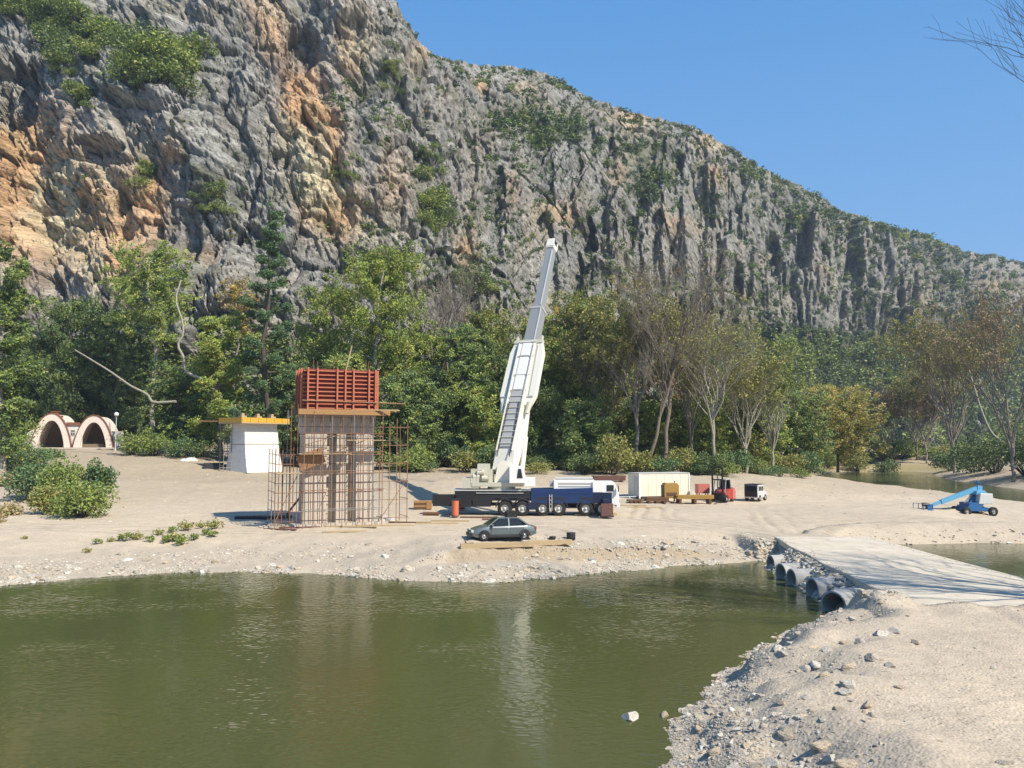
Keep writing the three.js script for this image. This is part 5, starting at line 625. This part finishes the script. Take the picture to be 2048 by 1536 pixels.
  part('head_collar', [box(2.95, 0.35, 0.5, 0, B + 0.05, 0.5), box(0.14, 0.8, 0.3, -1.3, B + 0.35, 0.5), box(0.14, 0.8, 0.3, 1.3, B + 0.35, 0.5)], M.creamDull, boom);
  part('hydraulic_hose', [rod(V(-0.62, 0.6, 0.88), V(-0.5, 6.2, 0.96), 0.05), rod(V(0.62, 0.6, 0.88), V(0.5, 6.2, 0.96), 0.05)], M.black, boom); for (let k = 0; k < 9; k++) part('boom_rung', box(1.3, 0.06, 0.07, 0, 1.9 + k * 0.62, 0.93), M.creamDull, boom); for (const y of [7.5, 9.2, 11.3, 12.9]) part('section_seam', box(1.9, 0.07, 0.06, 0, y, 0.9), M.panelGrey, boom);
  part('telescopic_section', tap(1.22, 1.2, B - 0.5, 1.16, 1.15, B + 4.3), M.boomGrey, boom); part('telescopic_section', tap(0.86, 0.95, B + 3.8, 0.8, 0.9, L - 1.2), M.boomGrey, boom); part('telescopic_section', tap(0.78, 0.8, L - 1.5, 0.75, 0.8, L - 0.4), M.boomGrey, boom);
  part('section_collar', tap(1.26, 1.24, B + 4.15, 1.26, 1.24, B + 4.4), M.panelGrey, boom); part('edge_strip', [box(0.1, L - B - 5.8, 0.1, 0.36, (L + B + 3.4) / 2, 0.48), box(0.1, 3.9, 0.1, 0.52, B + 2.2, 0.6)], M.palePanel, boom);
  part('boom_head', [prism([[-0.45, L - 0.6], [0.45, L - 0.6], [0.4, L + 0.35], [-0.4, L + 0.35]], 0.1).translate(0, 0, 0.5), prism([[-0.45, L - 0.6], [0.45, L - 0.6], [0.4, L + 0.35], [-0.4, L + 0.35]], 0.1).translate(0, 0, -0.5), box(0.8, 0.5, 1.0, 0, L - 0.5, 0)], M.cream, boom);
  for (const x of [-0.25, 0.25]) part('sheave', new THREE.CylinderGeometry(0.36, 0.36, 0.1, 20).rotateZ(Math.PI / 2).translate(x, L + 0.15, -0.35), M.darkSteel, boom);
  // luffing cylinder on the far lower side of the boom
  const cyB = V(-1.2, 3.0, -1.0), cyT = p0.clone().addScaledVector(ax, 6.2).addScaledVector(nz, -0.9).addScaledVector(wx, 0.7); part('luffing_cylinder', rod(cyB, cyB.clone().lerp(cyT, 0.62), 0.26, 0.26, 14), M.cream, c); part('piston_rod', rod(cyB.clone().lerp(cyT, 0.6), cyT, 0.17, 0.17, 12), M.palePanel, c);
  const hp = tip.clone().add(V(0.35, -0.2, -0.4)); part('hoist_rope', [rod(hp, hp.clone().add(V(0, -6.4, 0)), 0.025), rod(hp.clone().add(V(0.18, 0, 0)), hp.clone().add(V(0.18, -6.4, 0)), 0.025)], M.darkSteel, c); part('hook_block', [box(0.36, 0.6, 0.22, hp.x + 0.09, hp.y - 6.7, hp.z), new THREE.TorusGeometry(0.16, 0.05, 8, 14, 4.4).translate(hp.x + 0.09, hp.y - 7.15, hp.z)], M.yellowDark, c);
  // mats and clutter round the crane
  const mats = (px, py, L, t) => { const p = standing(px, py), g = thing('timber_mat', 'timber mat lying on the sand under the crane front outrigger', 'timber mat', p, t); for (let k = 0; k < 4; k++) part('plank', box(L, 0.16, 0.3, 0, 0.08, -0.5 + k * 0.34), M.timberPale, g); return g; };
  mats(1190, 1030, 3.8, 0.03);
  for (const [px, py, L, t, m] of [[875, 1048, 3.4, 0.06, M.timberPale], [900, 1043, 3.2, -0.1, M.timberPale], [1000, 1040, 3.0, 0.04, M.mauve], [960, 1036, 3.4, -0.06, M.timberDark], [1290, 1016, 3.4, 0.05, M.timberPale], [1265, 1012, 2.8, -0.02, M.timberPale]]) { const p = standing(px, py); solo('plank', box(L, 0.12, 0.28, 0, 0.06, 0), m, (m === M.mauve ? 'reddish' : m === M.timberDark ? 'dark' : 'pale') + ' plank on the sand ' + (px > 1200 ? 'in front of the crane nose' : px < 950 ? 'left of the crane by the crate' : 'beneath the crane rear'), 'plank', 'planks lying round the crane', p, t); }
  { const p = standing(845, 1018), g = thing('wooden_crate', 'orange-brown wooden crate on the sand left of the crane', 'crate', p, 0.1); for (let k = 0; k < 4; k++) part('slat', box(1.65, 0.17, 0.95, 0, 0.12 + k * 0.19, 0), k % 2 ? M.timber : M.timberDark, g); part('end_panel', box(0.5, 0.74, 1.0, 0.62, 0.4, 0.03), M.timber, g); }
  { const p = standing(862, 1031); solo('log', rod(V(-0.7, 0.16, 0), V(0.7, 0.16, 0.1), 0.17, 0.15, 12), M.timberDark, 'short dark log on the sand in front of the wooden crate', 'log', undefined, p); }
}
// ------------------------------------------------------------------ car
{
  const P = standing(1003, 1078), c = thing('parked_car', 'grey sedan parked on the sand above the far bank', 'car', P, Math.PI + 0.24);   // nose to the left, +x is forward in its own frame
  const Lh = 2.15, N = 30;
  const topAt = x => x > 1.95 ? 0.62 : x > 0.95 ? mix(0.90, 0.66, Math.pow((x - 0.95) / 1.0, 1.6)) : x > -1.35 ? mix(0.93, 0.9, (x + 1.35) / 2.3) : mix(0.78, 0.95, sst(-2.15, -1.5, x));
  const botAt = x => 0.2 + 0.14 * sst(1.7, 2.15, Math.abs(x)), half = x => 0.86 - 0.22 * Math.pow(Math.abs(x) / Lh, 5) - 0.02 * Math.abs(x);
  const ring = x => { const t = topAt(x), b = botAt(x), h = half(x); return [[-h * 0.9, b], [-h * 0.985, b + 0.12], [-h, (t + b) / 2 + 0.02], [-h * 0.95, t - 0.06], [-h * 0.82, t], [0, t + 0.03], [h * 0.82, t], [h * 0.95, t - 0.06], [h, (t + b) / 2 + 0.02], [h * 0.985, b + 0.12], [h * 0.9, b]]; };
  const loft = (x0, x1, n, fn) => { const pos = [], idx = []; let k = 0; for (let i = 0; i <= n; i++) { const x = mix(x0, x1, i / n), r = fn(x, i / n); k = r.length; for (const [z, y] of r) pos.push(x, y, z); } for (let i = 0; i < n; i++) for (let j = 0; j < k - 1; j++) { const a = i * k + j; idx.push(a, a + 1, a + k, a + 1, a + k + 1, a + k); } for (const b of [0, n * k]) for (let j = 1; j < k - 1; j++) idx.push(b, b + j, b + j + 1); const g = new THREE.BufferGeometry(); g.setAttribute('position', new THREE.Float32BufferAttribute(pos, 3)); g.setAttribute('uv', new THREE.Float32BufferAttribute(new Float32Array(pos.length / 3 * 2), 2)); g.setIndex(idx); g.computeVertexNormals(); return g; };
  part('body', loft(-Lh, Lh, N, ring), M.carPaint, c);
  // greenhouse: glass, roof, pillars
  const xs = [[1.05, 0.88], [0.35, 1.36], [-0.95, 1.38], [-1.62, 0.9]];
  const gw = (y) => mix(0.74, 0.56, (y - 0.88) / 0.5);
  const quad = (a, b, d, e) => { const g = new THREE.BufferGeometry(); g.setAttribute('position', new THREE.Float32BufferAttribute([...a, ...b, ...d, ...a, ...d, ...e], 3)); g.setAttribute('uv', new THREE.Float32BufferAttribute(new Float32Array(12), 2)); g.computeVertexNormals(); return g; };
  part('windscreen', quad([1.05, 0.88, -0.72], [1.05, 0.88, 0.72], [0.35, 1.355, 0.57], [0.35, 1.355, -0.57]), M.glass, c); part('rear_window', quad([-1.62, 0.92, -0.7], [-1.62, 0.92, 0.7], [-0.95, 1.37, 0.56], [-0.95, 1.37, -0.56]), M.glass, c);
  for (const s of [-1, 1]) { const a = (x, y) => [x, y, s * gw(y)]; part('side_window', quad(a(0.85, 0.9), a(-0.28, 0.9), a(-0.28, 1.33), a(0.3, 1.33)), M.glass, c); part('side_window', quad(a(-0.36, 0.9), a(-1.3, 0.93), a(-0.92, 1.33), a(-0.36, 1.33)), M.glass, c);
    part('pillar', [beam(V(1.05, 0.87, s * 0.74), V(0.35, 1.37, s * 0.575), 0.06, 0.06), beam(V(-0.32, 0.88, s * 0.745), V(-0.32, 1.37, s * 0.575), 0.07, 0.04), beam(V(-1.62, 0.9, s * 0.73), V(-0.95, 1.38, s * 0.57), 0.09, 0.06), box(1.35, 0.05, 0.05, -0.3, 1.37, s * 0.575)], M.carPaint, c);
    part('door', [box(1.1, 0.42, 0.02, 0.3, 0.6, s * 0.862), box(0.95, 0.42, 0.02, -0.82, 0.6, s * 0.856)], M.carPaint, c); part('mirror', box(0.12, 0.13, 0.2, 0.78, 0.96, s * 0.88), M.carPaint, c); part('headlight', box(0.16, 0.14, 0.38, 2.02, 0.6, s * 0.48, 0, 0, 0.2), M.palePanel, c); part('tail_light', box(0.1, 0.16, 0.3, -2.1, 0.72, s * 0.52), M.forkRed, c); part('sill', box(2.3, 0.1, 0.04, -0.1, 0.27, s * 0.85), M.darkSteel, c); }
  part('roof', [hexa([[-0.95, 1.365, 0.58], [0.35, 1.35, 0.58], [0.35, 1.35, -0.58], [-0.95, 1.365, -0.58]], [[-0.85, 1.42, 0.45], [0.25, 1.42, 0.45], [0.25, 1.42, -0.45], [-0.85, 1.42, -0.45]])], M.carPaint, c);
  part('bumper', [box(0.12, 0.2, 1.35, 2.13, 0.36, 0)], M.darkSteel, c); part('grille', [box(0.06, 0.14, 0.4, 2.14, 0.56, 0)], M.black, c);
  for (const x of [-1.3, 1.3]) for (const s of [-1, 1]) { wheel(c, 0.31, 0.2, x, 0.3, s * 0.77, M.silver); const a = new THREE.RingGeometry(0.31, 0.37, 14, 1, 0, Math.PI); a.translate(x, 0.31, s * 0.872); part('wheel_arch', a, M.black, c); }
  const bp = V(-0.62, 1.425, 0).applyAxisAngle(V(0, 1, 0), c.rotation.y).add(P); solo('black_bundle', [prism([[-0.32, 0], [0.32, 0], [0.34, 0.28], [0.2, 0.36], [-0.22, 0.34], [-0.34, 0.2]], 0.55, 0.03)], M.rubber, 'dark bundle lying on the rear of the grey car roof', 'bundle', undefined, bp, c.rotation.y);
}
// ------------------------------------------------------------------ container yard
{
  const A = sandAt(1316, 89), t = thing('site_container', 'white site container standing behind the stacked timber', 'container', A, 0.34);
  const L = 6.1, H = 2.6, D = 2.4; part('body', box(L, H - 0.2, D, 0, H / 2 + 0.1, 0), M.containerCream, t); part('roof', box(L + 0.1, 0.08, D + 0.1, 0, H + 0.06, 0), M.palePanel, t);
  for (const x of [-L / 2, L / 2]) for (const z of [-D / 2, D / 2]) part('corner_post', box(0.14, H, 0.14, x, H / 2, z), M.white, t);
  part('base_rail', box(L, 0.16, 0.1, 0, 0.1, D / 2 + 0.02), M.darkSteel, t); for (let k = 0; k < 5; k++) part('panel_seam', box(0.03, H - 0.3, 0.02, -2.0 + k * 1.0, H / 2 + 0.1, D / 2 + 0.005), M.palePanel, t);
  part('door', box(0.04, 2.1, 0.95, -L / 2 - 0.02, 1.25, 0.4), M.palePanel, t);
  const yb = sandAt(1338, 85), y = thing('yellow_compressor', 'small yellow site machine on legs in front of the container', 'compressor', yb, 0.1);
  part('housing', prism([[-0.75, 0.5], [0.75, 0.5], [0.75, 1.75], [0.6, 1.95], [-0.6, 1.95], [-0.75, 1.75]], 1.1, 0.04), M.yellowDark, y); part('grille', box(1.1, 0.35, 0.04, 0, 0.85, 0.6), M.timberDark, y); for (const x of [-0.55, 0.55]) for (const z of [-0.4, 0.4]) part('leg', box(0.12, 0.5, 0.12, x, 0.25, z), M.timberDark, y); part('side_panel', box(0.06, 1.2, 1.0, -0.8, 1.15, 0), M.black, y); part('exhaust', rod(V(0.5, 1.95, 0), V(0.5, 2.2, 0), 0.05), M.black, y);
  const beams = (px, d, n, w, m, label, tall) => { const p = sandAt(px, d), g = thing('timber_stack', label, 'timber stack', p, 0.06); for (let k = 0; k < n; k++) part('timber_beam', box(w, 0.18, 0.2, (k % 3) * 0.08, tall + 0.1 + Math.floor(k / 4) * 0.2, -0.42 + (k % 4) * 0.26), m, g); for (const x of [-w / 2 + 0.35, 0, w / 2 - 0.35]) part('bearer', box(0.24, tall, 1.1, x, tall / 2, 0), M.timberDark, g); };
  beams(1385, 84, 8, 3.8, M.yellowDark, 'stack of yellow formwork beams raised on bearers beside the forklift', 0.5); beams(1310, 84, 8, 2.3, M.timberDark, 'dark timber stack in front of the container', 0.2); beams(1268, 84, 4, 1.6, M.timberDark, 'low dark timber stack at the shaded end of the container', 0.15);
  beams(1215, 99, 12, 4.0, M.mauve, 'reddish-brown pile of timber behind the crane driving cab', 0.15); beams(1170, 98, 8, 2.6, M.timberDark, 'dark pile of timber behind the crane deck', 0.15);
  const rb = sandAt(1402, 88); solo('red_crate', [box(1.3, 1.0, 0.9, 0, 1.2, 0), box(0.1, 0.7, 0.1, -0.5, 0.35, 0.3), box(0.1, 0.7, 0.1, 0.5, 0.35, 0.3), box(0.1, 0.7, 0.1, -0.5, 0.35, -0.3), box(0.1, 0.7, 0.1, 0.5, 0.35, -0.3)], M.forkPink, 'red crate on legs between the container and the forklift', 'crate', undefined, rb, 0.2);
  // forklift
  const fp = sandAt(1441, 86.5), f = thing('forklift', 'red forklift with a tall dark mast beside the timber', 'forklift', fp, Math.PI + 0.95);
  part('chassis', [prism([[-1.5, 0.35], [1.0, 0.35], [1.0, 0.95], [0.2, 1.05], [-0.2, 1.25], [-1.5, 1.35], [-1.6, 0.9]], 1.5, 0.05)], M.forkRed, f); part('counterweight', prism([[-1.75, 0.3], [-1.1, 0.3], [-1.1, 1.45], [-1.6, 1.4], [-1.78, 1.0]], 1.55, 0.06), M.forkPink, f);
  for (const s of [-1, 1]) { part('cab_post', [beam(V(0.75, 1.0, s * 0.62), V(0.45, 2.35, s * 0.6), 0.08, 0.08), beam(V(-1.0, 1.35, s * 0.62), V(-0.8, 2.35, s * 0.6), 0.08, 0.08)], M.panelGrey, f); part('mast_rail', box(0.16, 3.6, 0.14, 1.25, 1.95, s * 0.55), M.black, f); part('fork', [box(1.2, 0.07, 0.16, 2.0, 0.14, s * 0.35), box(0.08, 0.6, 0.16, 1.42, 0.4, s * 0.35)], M.darkSteel, f); wheel(f, 0.42, 0.32, 0.85, 0.4, s * 0.72, M.panelGrey); wheel(f, 0.34, 0.26, -1.15, 0.33, s * 0.66, M.panelGrey); }
  part('mast_tie', [box(0.14, 0.14, 1.1, 1.25, 3.7, 0), box(0.12, 0.12, 1.1, 1.25, 2.4, 0), box(0.12, 0.12, 1.1, 1.25, 0.9, 0)], M.black, f); part('lift_carriage', [box(0.1, 0.7, 1.2, 1.4, 0.6, 0), box(0.1, 0.1, 1.3, 1.4, 1.1, 0)], M.black, f); part('lift_cylinder', rod(V(1.22, 0.5, 0), V(1.22, 2.9, 0), 0.08), M.steel, f); part('overhead_guard', box(1.5, 0.07, 1.35, -0.15, 2.38, 0), M.panelGrey, f); part('seat', [box(0.5, 0.2, 0.5, -0.5, 1.4, 0), box(0.12, 0.6, 0.5, -0.78, 1.7, 0)], M.black, f); part('cab_screen', box(0.03, 1.0, 1.1, -0.95, 1.85, 0), M.glass, f);
  // small off-road vehicle
  const jp = sandAt(1508, 88), j = thing('off_road_vehicle', 'small dark off-road vehicle with a pale side parked alone right of the forklift', 'vehicle', jp, 0.95);
  part('body', prism([[-1.45, 0.4], [1.3, 0.4], [1.35, 0.85], [0.55, 1.0], [0.2, 1.7], [-1.4, 1.72], [-1.5, 1.0]], 1.4, 0.05), M.palePanel, j); part('rear_door', [box(0.05, 1.2, 1.36, -1.53, 1.08, 0)], M.black, j); part('rear_window', box(0.04, 0.5, 1.05, -1.57, 1.38, 0), M.glass, j); part('roof', box(1.75, 0.07, 1.5, -0.6, 1.78, 0), M.black, j);
  for (const s of [-1, 1]) { part('side_window', [box(0.75, 0.45, 0.03, -0.9, 1.35, s * 0.76), box(0.6, 0.45, 0.03, -0.1, 1.33, s * 0.76)], M.glass, j); for (const x of [-0.9, 0.85]) wheel(j, 0.34, 0.22, x, 0.33, s * 0.68, M.palePanel); part('headlight', box(0.05, 0.16, 0.2, 1.38, 0.75, s * 0.5), M.palePanel, j); }
  for (const [px, py, r, h, label] of [[1142, 1078, 0.3, 0.42, 'dark drum standing by the low earth step right of the car'], [1105, 1079, 0.22, 0.2, 'small dark bucket on the sand between the car and the dark drum']]) { const p = standing(px, py), g = new THREE.LatheGeometry([[0.001, 0], [r, 0], [r * 0.96, h * 0.3], [r, h * 0.5], [r * 0.96, h * 0.75], [r, h], [r * 0.9, h], [r * 0.88, h * 0.9], [0.001, h * 0.9]].map(a => new THREE.Vector2(...a)), 18); solo('drum', g, M.darkSteel, label, 'drum', undefined, p); }
  { const p = standing(1120, 1092); solo('broken_stump', [rod(V(-0.1, 0, 0), V(0.05, 0.34, 0), 0.14, 0.1, 7), rod(V(-0.5, 0.08, 0.1), V(0.4, 0.1, 0), 0.08, 0.06, 7)], M.timberDark, 'small brown stump at the low earth step', 'stump', undefined, p); }
  for (const [px, py, L, ry] of [[995, 1096, 4.6, 0.22], [1095, 1091, 3.2, 0.26]]) { const p = standing(px, py); p.y += 0.1; solo('kerb_timber', box(L, 0.3, 0.3, 0, 0.08, 0), M.timberPale, 'pale squared timber lying along the earth step in front of the car', 'timber', 'timbers along the earth step', p, ry); }
  { const p = standing(934, 1094); solo('driftwood', [rod(V(-0.3, 0.1, 0), V(0.4, 0.2, 0), 0.12, 0.08, 7), rod(V(0, 0.12, 0), V(-0.15, 0.45, 0.1), 0.06, 0.03, 6)], M.timberDark, 'short brown wood stub in front of the car nose', 'wood', undefined, p); }
  { const p = standing(1242, 1004); solo('tow_trestle', [rod(V(-1, 0.5, 0), V(1.6, 0.55, 0), 0.06), rod(V(0.9, 0, 0.3), V(0.9, 0.55, 0), 0.05), rod(V(0.9, 0, -0.3), V(0.9, 0.55, 0), 0.05), box(0.5, 0.4, 0.5, -0.8, 0.25, 0)], M.palePanel, 'pale bar on a small trestle in front of the crane nose', 'trestle', undefined, p); }
}
// ------------------------------------------------------------------ boom lift
{
  const P = standing(1945, 1024); P.y = Math.min(...[[-1.25, 0.85], [-1.25, -0.85], [1.6, 0.85], [1.6, -0.85]].map(([x, z]) => groundY(P.x + x, P.z + z))) + 0.02; const t = thing('boom_lift', 'light blue boom lift with its folded boom lowered to the left', 'boom lift', P, 0.12);
  part('chassis', [box(2.4, 0.35, 1.5, 0, 0.62, 0), box(1.5, 0.5, 1.7, -0.3, 0.75, 0)], M.skyDark, t);
  for (const x of [-1.25, 1.25]) for (const s of [-1, 1]) wheel(t, 0.44, 0.36, x * (x > 0 ? 1.25 : 1), 0.43, s * 0.85, M.panelGrey); part('axle', [rod(V(-1.25, 0.45, -0.85), V(-1.25, 0.45, 0.85), 0.1), rod(V(1.56, 0.45, -0.85), V(1.56, 0.45, 0.85), 0.1), beam(V(0.9, 0.6, 0), V(1.56, 0.5, 0), 0.3, 0.2)], M.darkSteel, t);
  part('turntable', [rod(V(0, 0.9, 0), V(0, 1.05, 0), 0.6, 0.6, 18), box(1.5, 0.3, 1.5, -0.1, 1.15, 0)], M.skyDark, t);
  part('engine_housing', prism([[0.2, 1.2], [1.55, 1.2], [1.65, 1.5], [1.6, 2.1], [0.4, 2.15]], 1.5, 0.06), M.palePanel, t); part('hood', prism([[0.0, 2.12], [1.2, 2.16], [0.9, 2.42], [0.1, 2.4]], 1.3, 0.04), M.sky, t);
  part('riser', beam(V(-0.3, 1.2, 0.1), V(0.75, 2.5, 0.1), 0.32, 0.32), M.skyDark, t); part('boom', [beam(V(0.85, 2.75, 0.1), V(-3.4, 1.35, 0.1), 0.42, 0.34), box(0.5, 0.6, 0.44, 0.7, 2.6, 0.1)], M.sky, t); part('telescope', beam(V(-3.3, 1.38, 0.1), V(-4.6, 0.96, 0.1), 0.28, 0.22), M.sky, t); part('lift_cylinder', rod(V(-0.9, 1.2, 0.1), V(0.1, 2.2, 0.1), 0.09), M.steel, t); part('hose_stand', [rod(V(0.6, 2.8, 0.1), V(0.65, 3.3, 0.1), 0.06), box(0.25, 0.2, 0.25, 0.65, 3.3, 0.1)], M.skyDark, t);
  const b = new THREE.Group(); b.name = 'basket'; b.position.set(-5.3, 0.1, 0.1); t.add(b);
  part('floor', box(1.0, 0.08, 1.7, 0, 0.05, 0), M.darkSteel, b); const rails = []; for (const y of [0.55, 1.12]) rails.push(rod(V(-0.48, y, -0.82), V(0.48, y, -0.82), 0.03), rod(V(-0.48, y, 0.82), V(0.48, y, 0.82), 0.03), rod(V(-0.48, y, -0.82), V(-0.48, y, 0.82), 0.03), rod(V(0.48, y, -0.82), V(0.48, y, 0.82), 0.03)); part('guard_rail', rails, M.panelGrey, b);
  for (const x of [-0.48, 0.48]) for (const z of [-0.82, 0, 0.82]) part('rail_post', rod(V(x, 0.05, z), V(x, 1.12, z), 0.035), M.skyDark, b); part('control_box', box(0.3, 0.35, 0.7, 0.25, 1.0, 0), M.black, b); part('platform_mount', box(0.3, 0.9, 0.7, 0.62, 0.6, 0), M.skyDark, b); part('toe_panel', box(0.45, 0.85, 0.04, 0.15, 0.55, 0.84), M.skyDark, b);
}
// ------------------------------------------------------------------ arched shelter and lamp
{
  const d = 126, P = at(150, 897, d); P.y = Math.min(groundY(P.x, P.z) + 0.05, P.y + 0.4); const t = thing('arched_shelter', 'pale twin-arched shelter with brown tiled arch edges', 'building', P, 0.25);
  const arch = (cx, w0, h0, w1, h1, z0, z1) => { const N = 20, pos = [], c = (w, h, k) => { const u = -1 + 2 * k / N, s = Math.sin(u * Math.PI / 2); return [cx + s * w, h * Math.pow(Math.max(0, 1 - Math.pow(Math.abs(s), 2.1)), 0.72)]; }; const q = (a, b, e, f) => pos.push(...a, ...b, ...e, ...a, ...e, ...f); for (let k = 0; k < N; k++) { const a = c(w0, h0, k), b = c(w0, h0, k + 1), e = c(w1, h1, k), f = c(w1, h1, k + 1); for (const z of [z0, z1]) q([...a, z], [...b, z], [...f, z], [...e, z]); q([...a, z0], [...b, z0], [...b, z1], [...a, z1]); q([...e, z0], [...f, z0], [...f, z1], [...e, z1]); } const g = new THREE.BufferGeometry(); g.setAttribute('position', new THREE.Float32BufferAttribute(pos, 3)); g.setAttribute('uv', new THREE.Float32BufferAttribute(new Float32Array(pos.length / 3 * 2).map((_, i) => (i * 0.137) % 1), 2)); g.computeVertexNormals(); return g; };
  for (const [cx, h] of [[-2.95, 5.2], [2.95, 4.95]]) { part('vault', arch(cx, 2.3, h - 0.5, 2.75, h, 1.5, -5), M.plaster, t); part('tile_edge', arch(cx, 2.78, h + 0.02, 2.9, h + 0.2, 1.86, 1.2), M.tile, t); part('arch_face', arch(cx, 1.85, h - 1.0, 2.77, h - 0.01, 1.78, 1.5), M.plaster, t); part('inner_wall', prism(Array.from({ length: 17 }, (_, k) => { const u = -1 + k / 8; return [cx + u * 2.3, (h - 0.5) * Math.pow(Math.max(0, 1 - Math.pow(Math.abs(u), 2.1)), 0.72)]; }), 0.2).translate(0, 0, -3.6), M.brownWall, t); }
  part('door', box(0.75, 2.0, 0.08, 3.9, 1.1, -3.44), M.black, t); part('middle_wall', box(2.6, 3.5, 0.25, 0, 1.75, 1.3), M.plasterWhite, t); part('wing_wall', hexa([[-6.6, 0, 1.4], [-5.2, 0, 1.4], [-5.2, 0, 1.1], [-6.6, 0, 1.1]], [[-6.4, 2.2, 1.4], [-4.6, 3.6, 1.4], [-4.6, 3.6, 1.1], [-6.4, 2.2, 1.1]]), M.plasterWhite, t); part('window', box(0.62, 0.95, 0.06, 0, 2.35, 1.46), M.palePanel, t); part('window_pane', box(0.44, 0.75, 0.05, 0, 2.35, 1.49), M.glass, t); part('window_bar', [box(0.05, 0.8, 0.04, 0, 2.35, 1.53), box(0.5, 0.05, 0.04, 0, 2.35, 1.53)], M.white, t); part('valley_tiles', box(1.9, 0.45, 0.34, 0, 3.7, 1.46), M.tile, t);
  part('chimney', [box(0.9, 0.9, 0.9, -2.9, 5.1, 0), box(1.2, 0.14, 1.1, -2.9, 5.6, 0), box(1.9, 0.5, 0.9, -2.9, 4.75, 0)], M.tile, t); part('end_wall', box(0.9, 2.6, 4.5, 5.75, 1.3, -1.2), M.plasterWhite, t); part('floor_step', box(12.4, 0.25, 3.0, 0, -0.06, 1.2), M.concrete, t); part('low_wall', box(3.2, 0.5, 0.2, 2.6, 0.35, 0.4), M.brownWall, t);
  const lp = sandAt(233, 121), L = thing('lamp_post', 'slim pale lamp post with a white globe beside the arched shelter', 'lamp', lp); const H = at(233, 826, 121).y - lp.y;
  part('post', rod(V(0, -0.05, 0), V(0, H - 0.4, 0), 0.09, 0.055, 10), M.palePanel, L); part('globe', new THREE.SphereGeometry(0.33, 20, 14).translate(0, H - 0.2, 0), M.lampGlobe, L); part('base', rod(V(0, -0.05, 0), V(0, 0.5, 0), 0.14, 0.12, 10), M.palePanel, L);
  { const p = sandAt(1218, 140); p.y = at(1218, 890, 140).y - 0.1; const g = thing('stone_parapet', 'old pale stone parapet with small openings half hidden in the wood', 'wall', V(p.x, groundY(p.x, p.z), p.z)); const hh = Math.max(1, p.y - g.position.y); part('base_wall', box(8, hh, 0.5, 0, hh / 2, 0), M.brownWall, g); part('rail', box(8, 0.3, 0.55, 0, hh + 1.35, 0), M.mauve, g); for (let k = 0; k < 9; k++) part('baluster', box(0.35, 1.2, 0.35, -3.7 + k * 0.92, hh + 0.6, 0), M.plaster, g); }
}
lap('objects');
renderer.render(scene, camera);
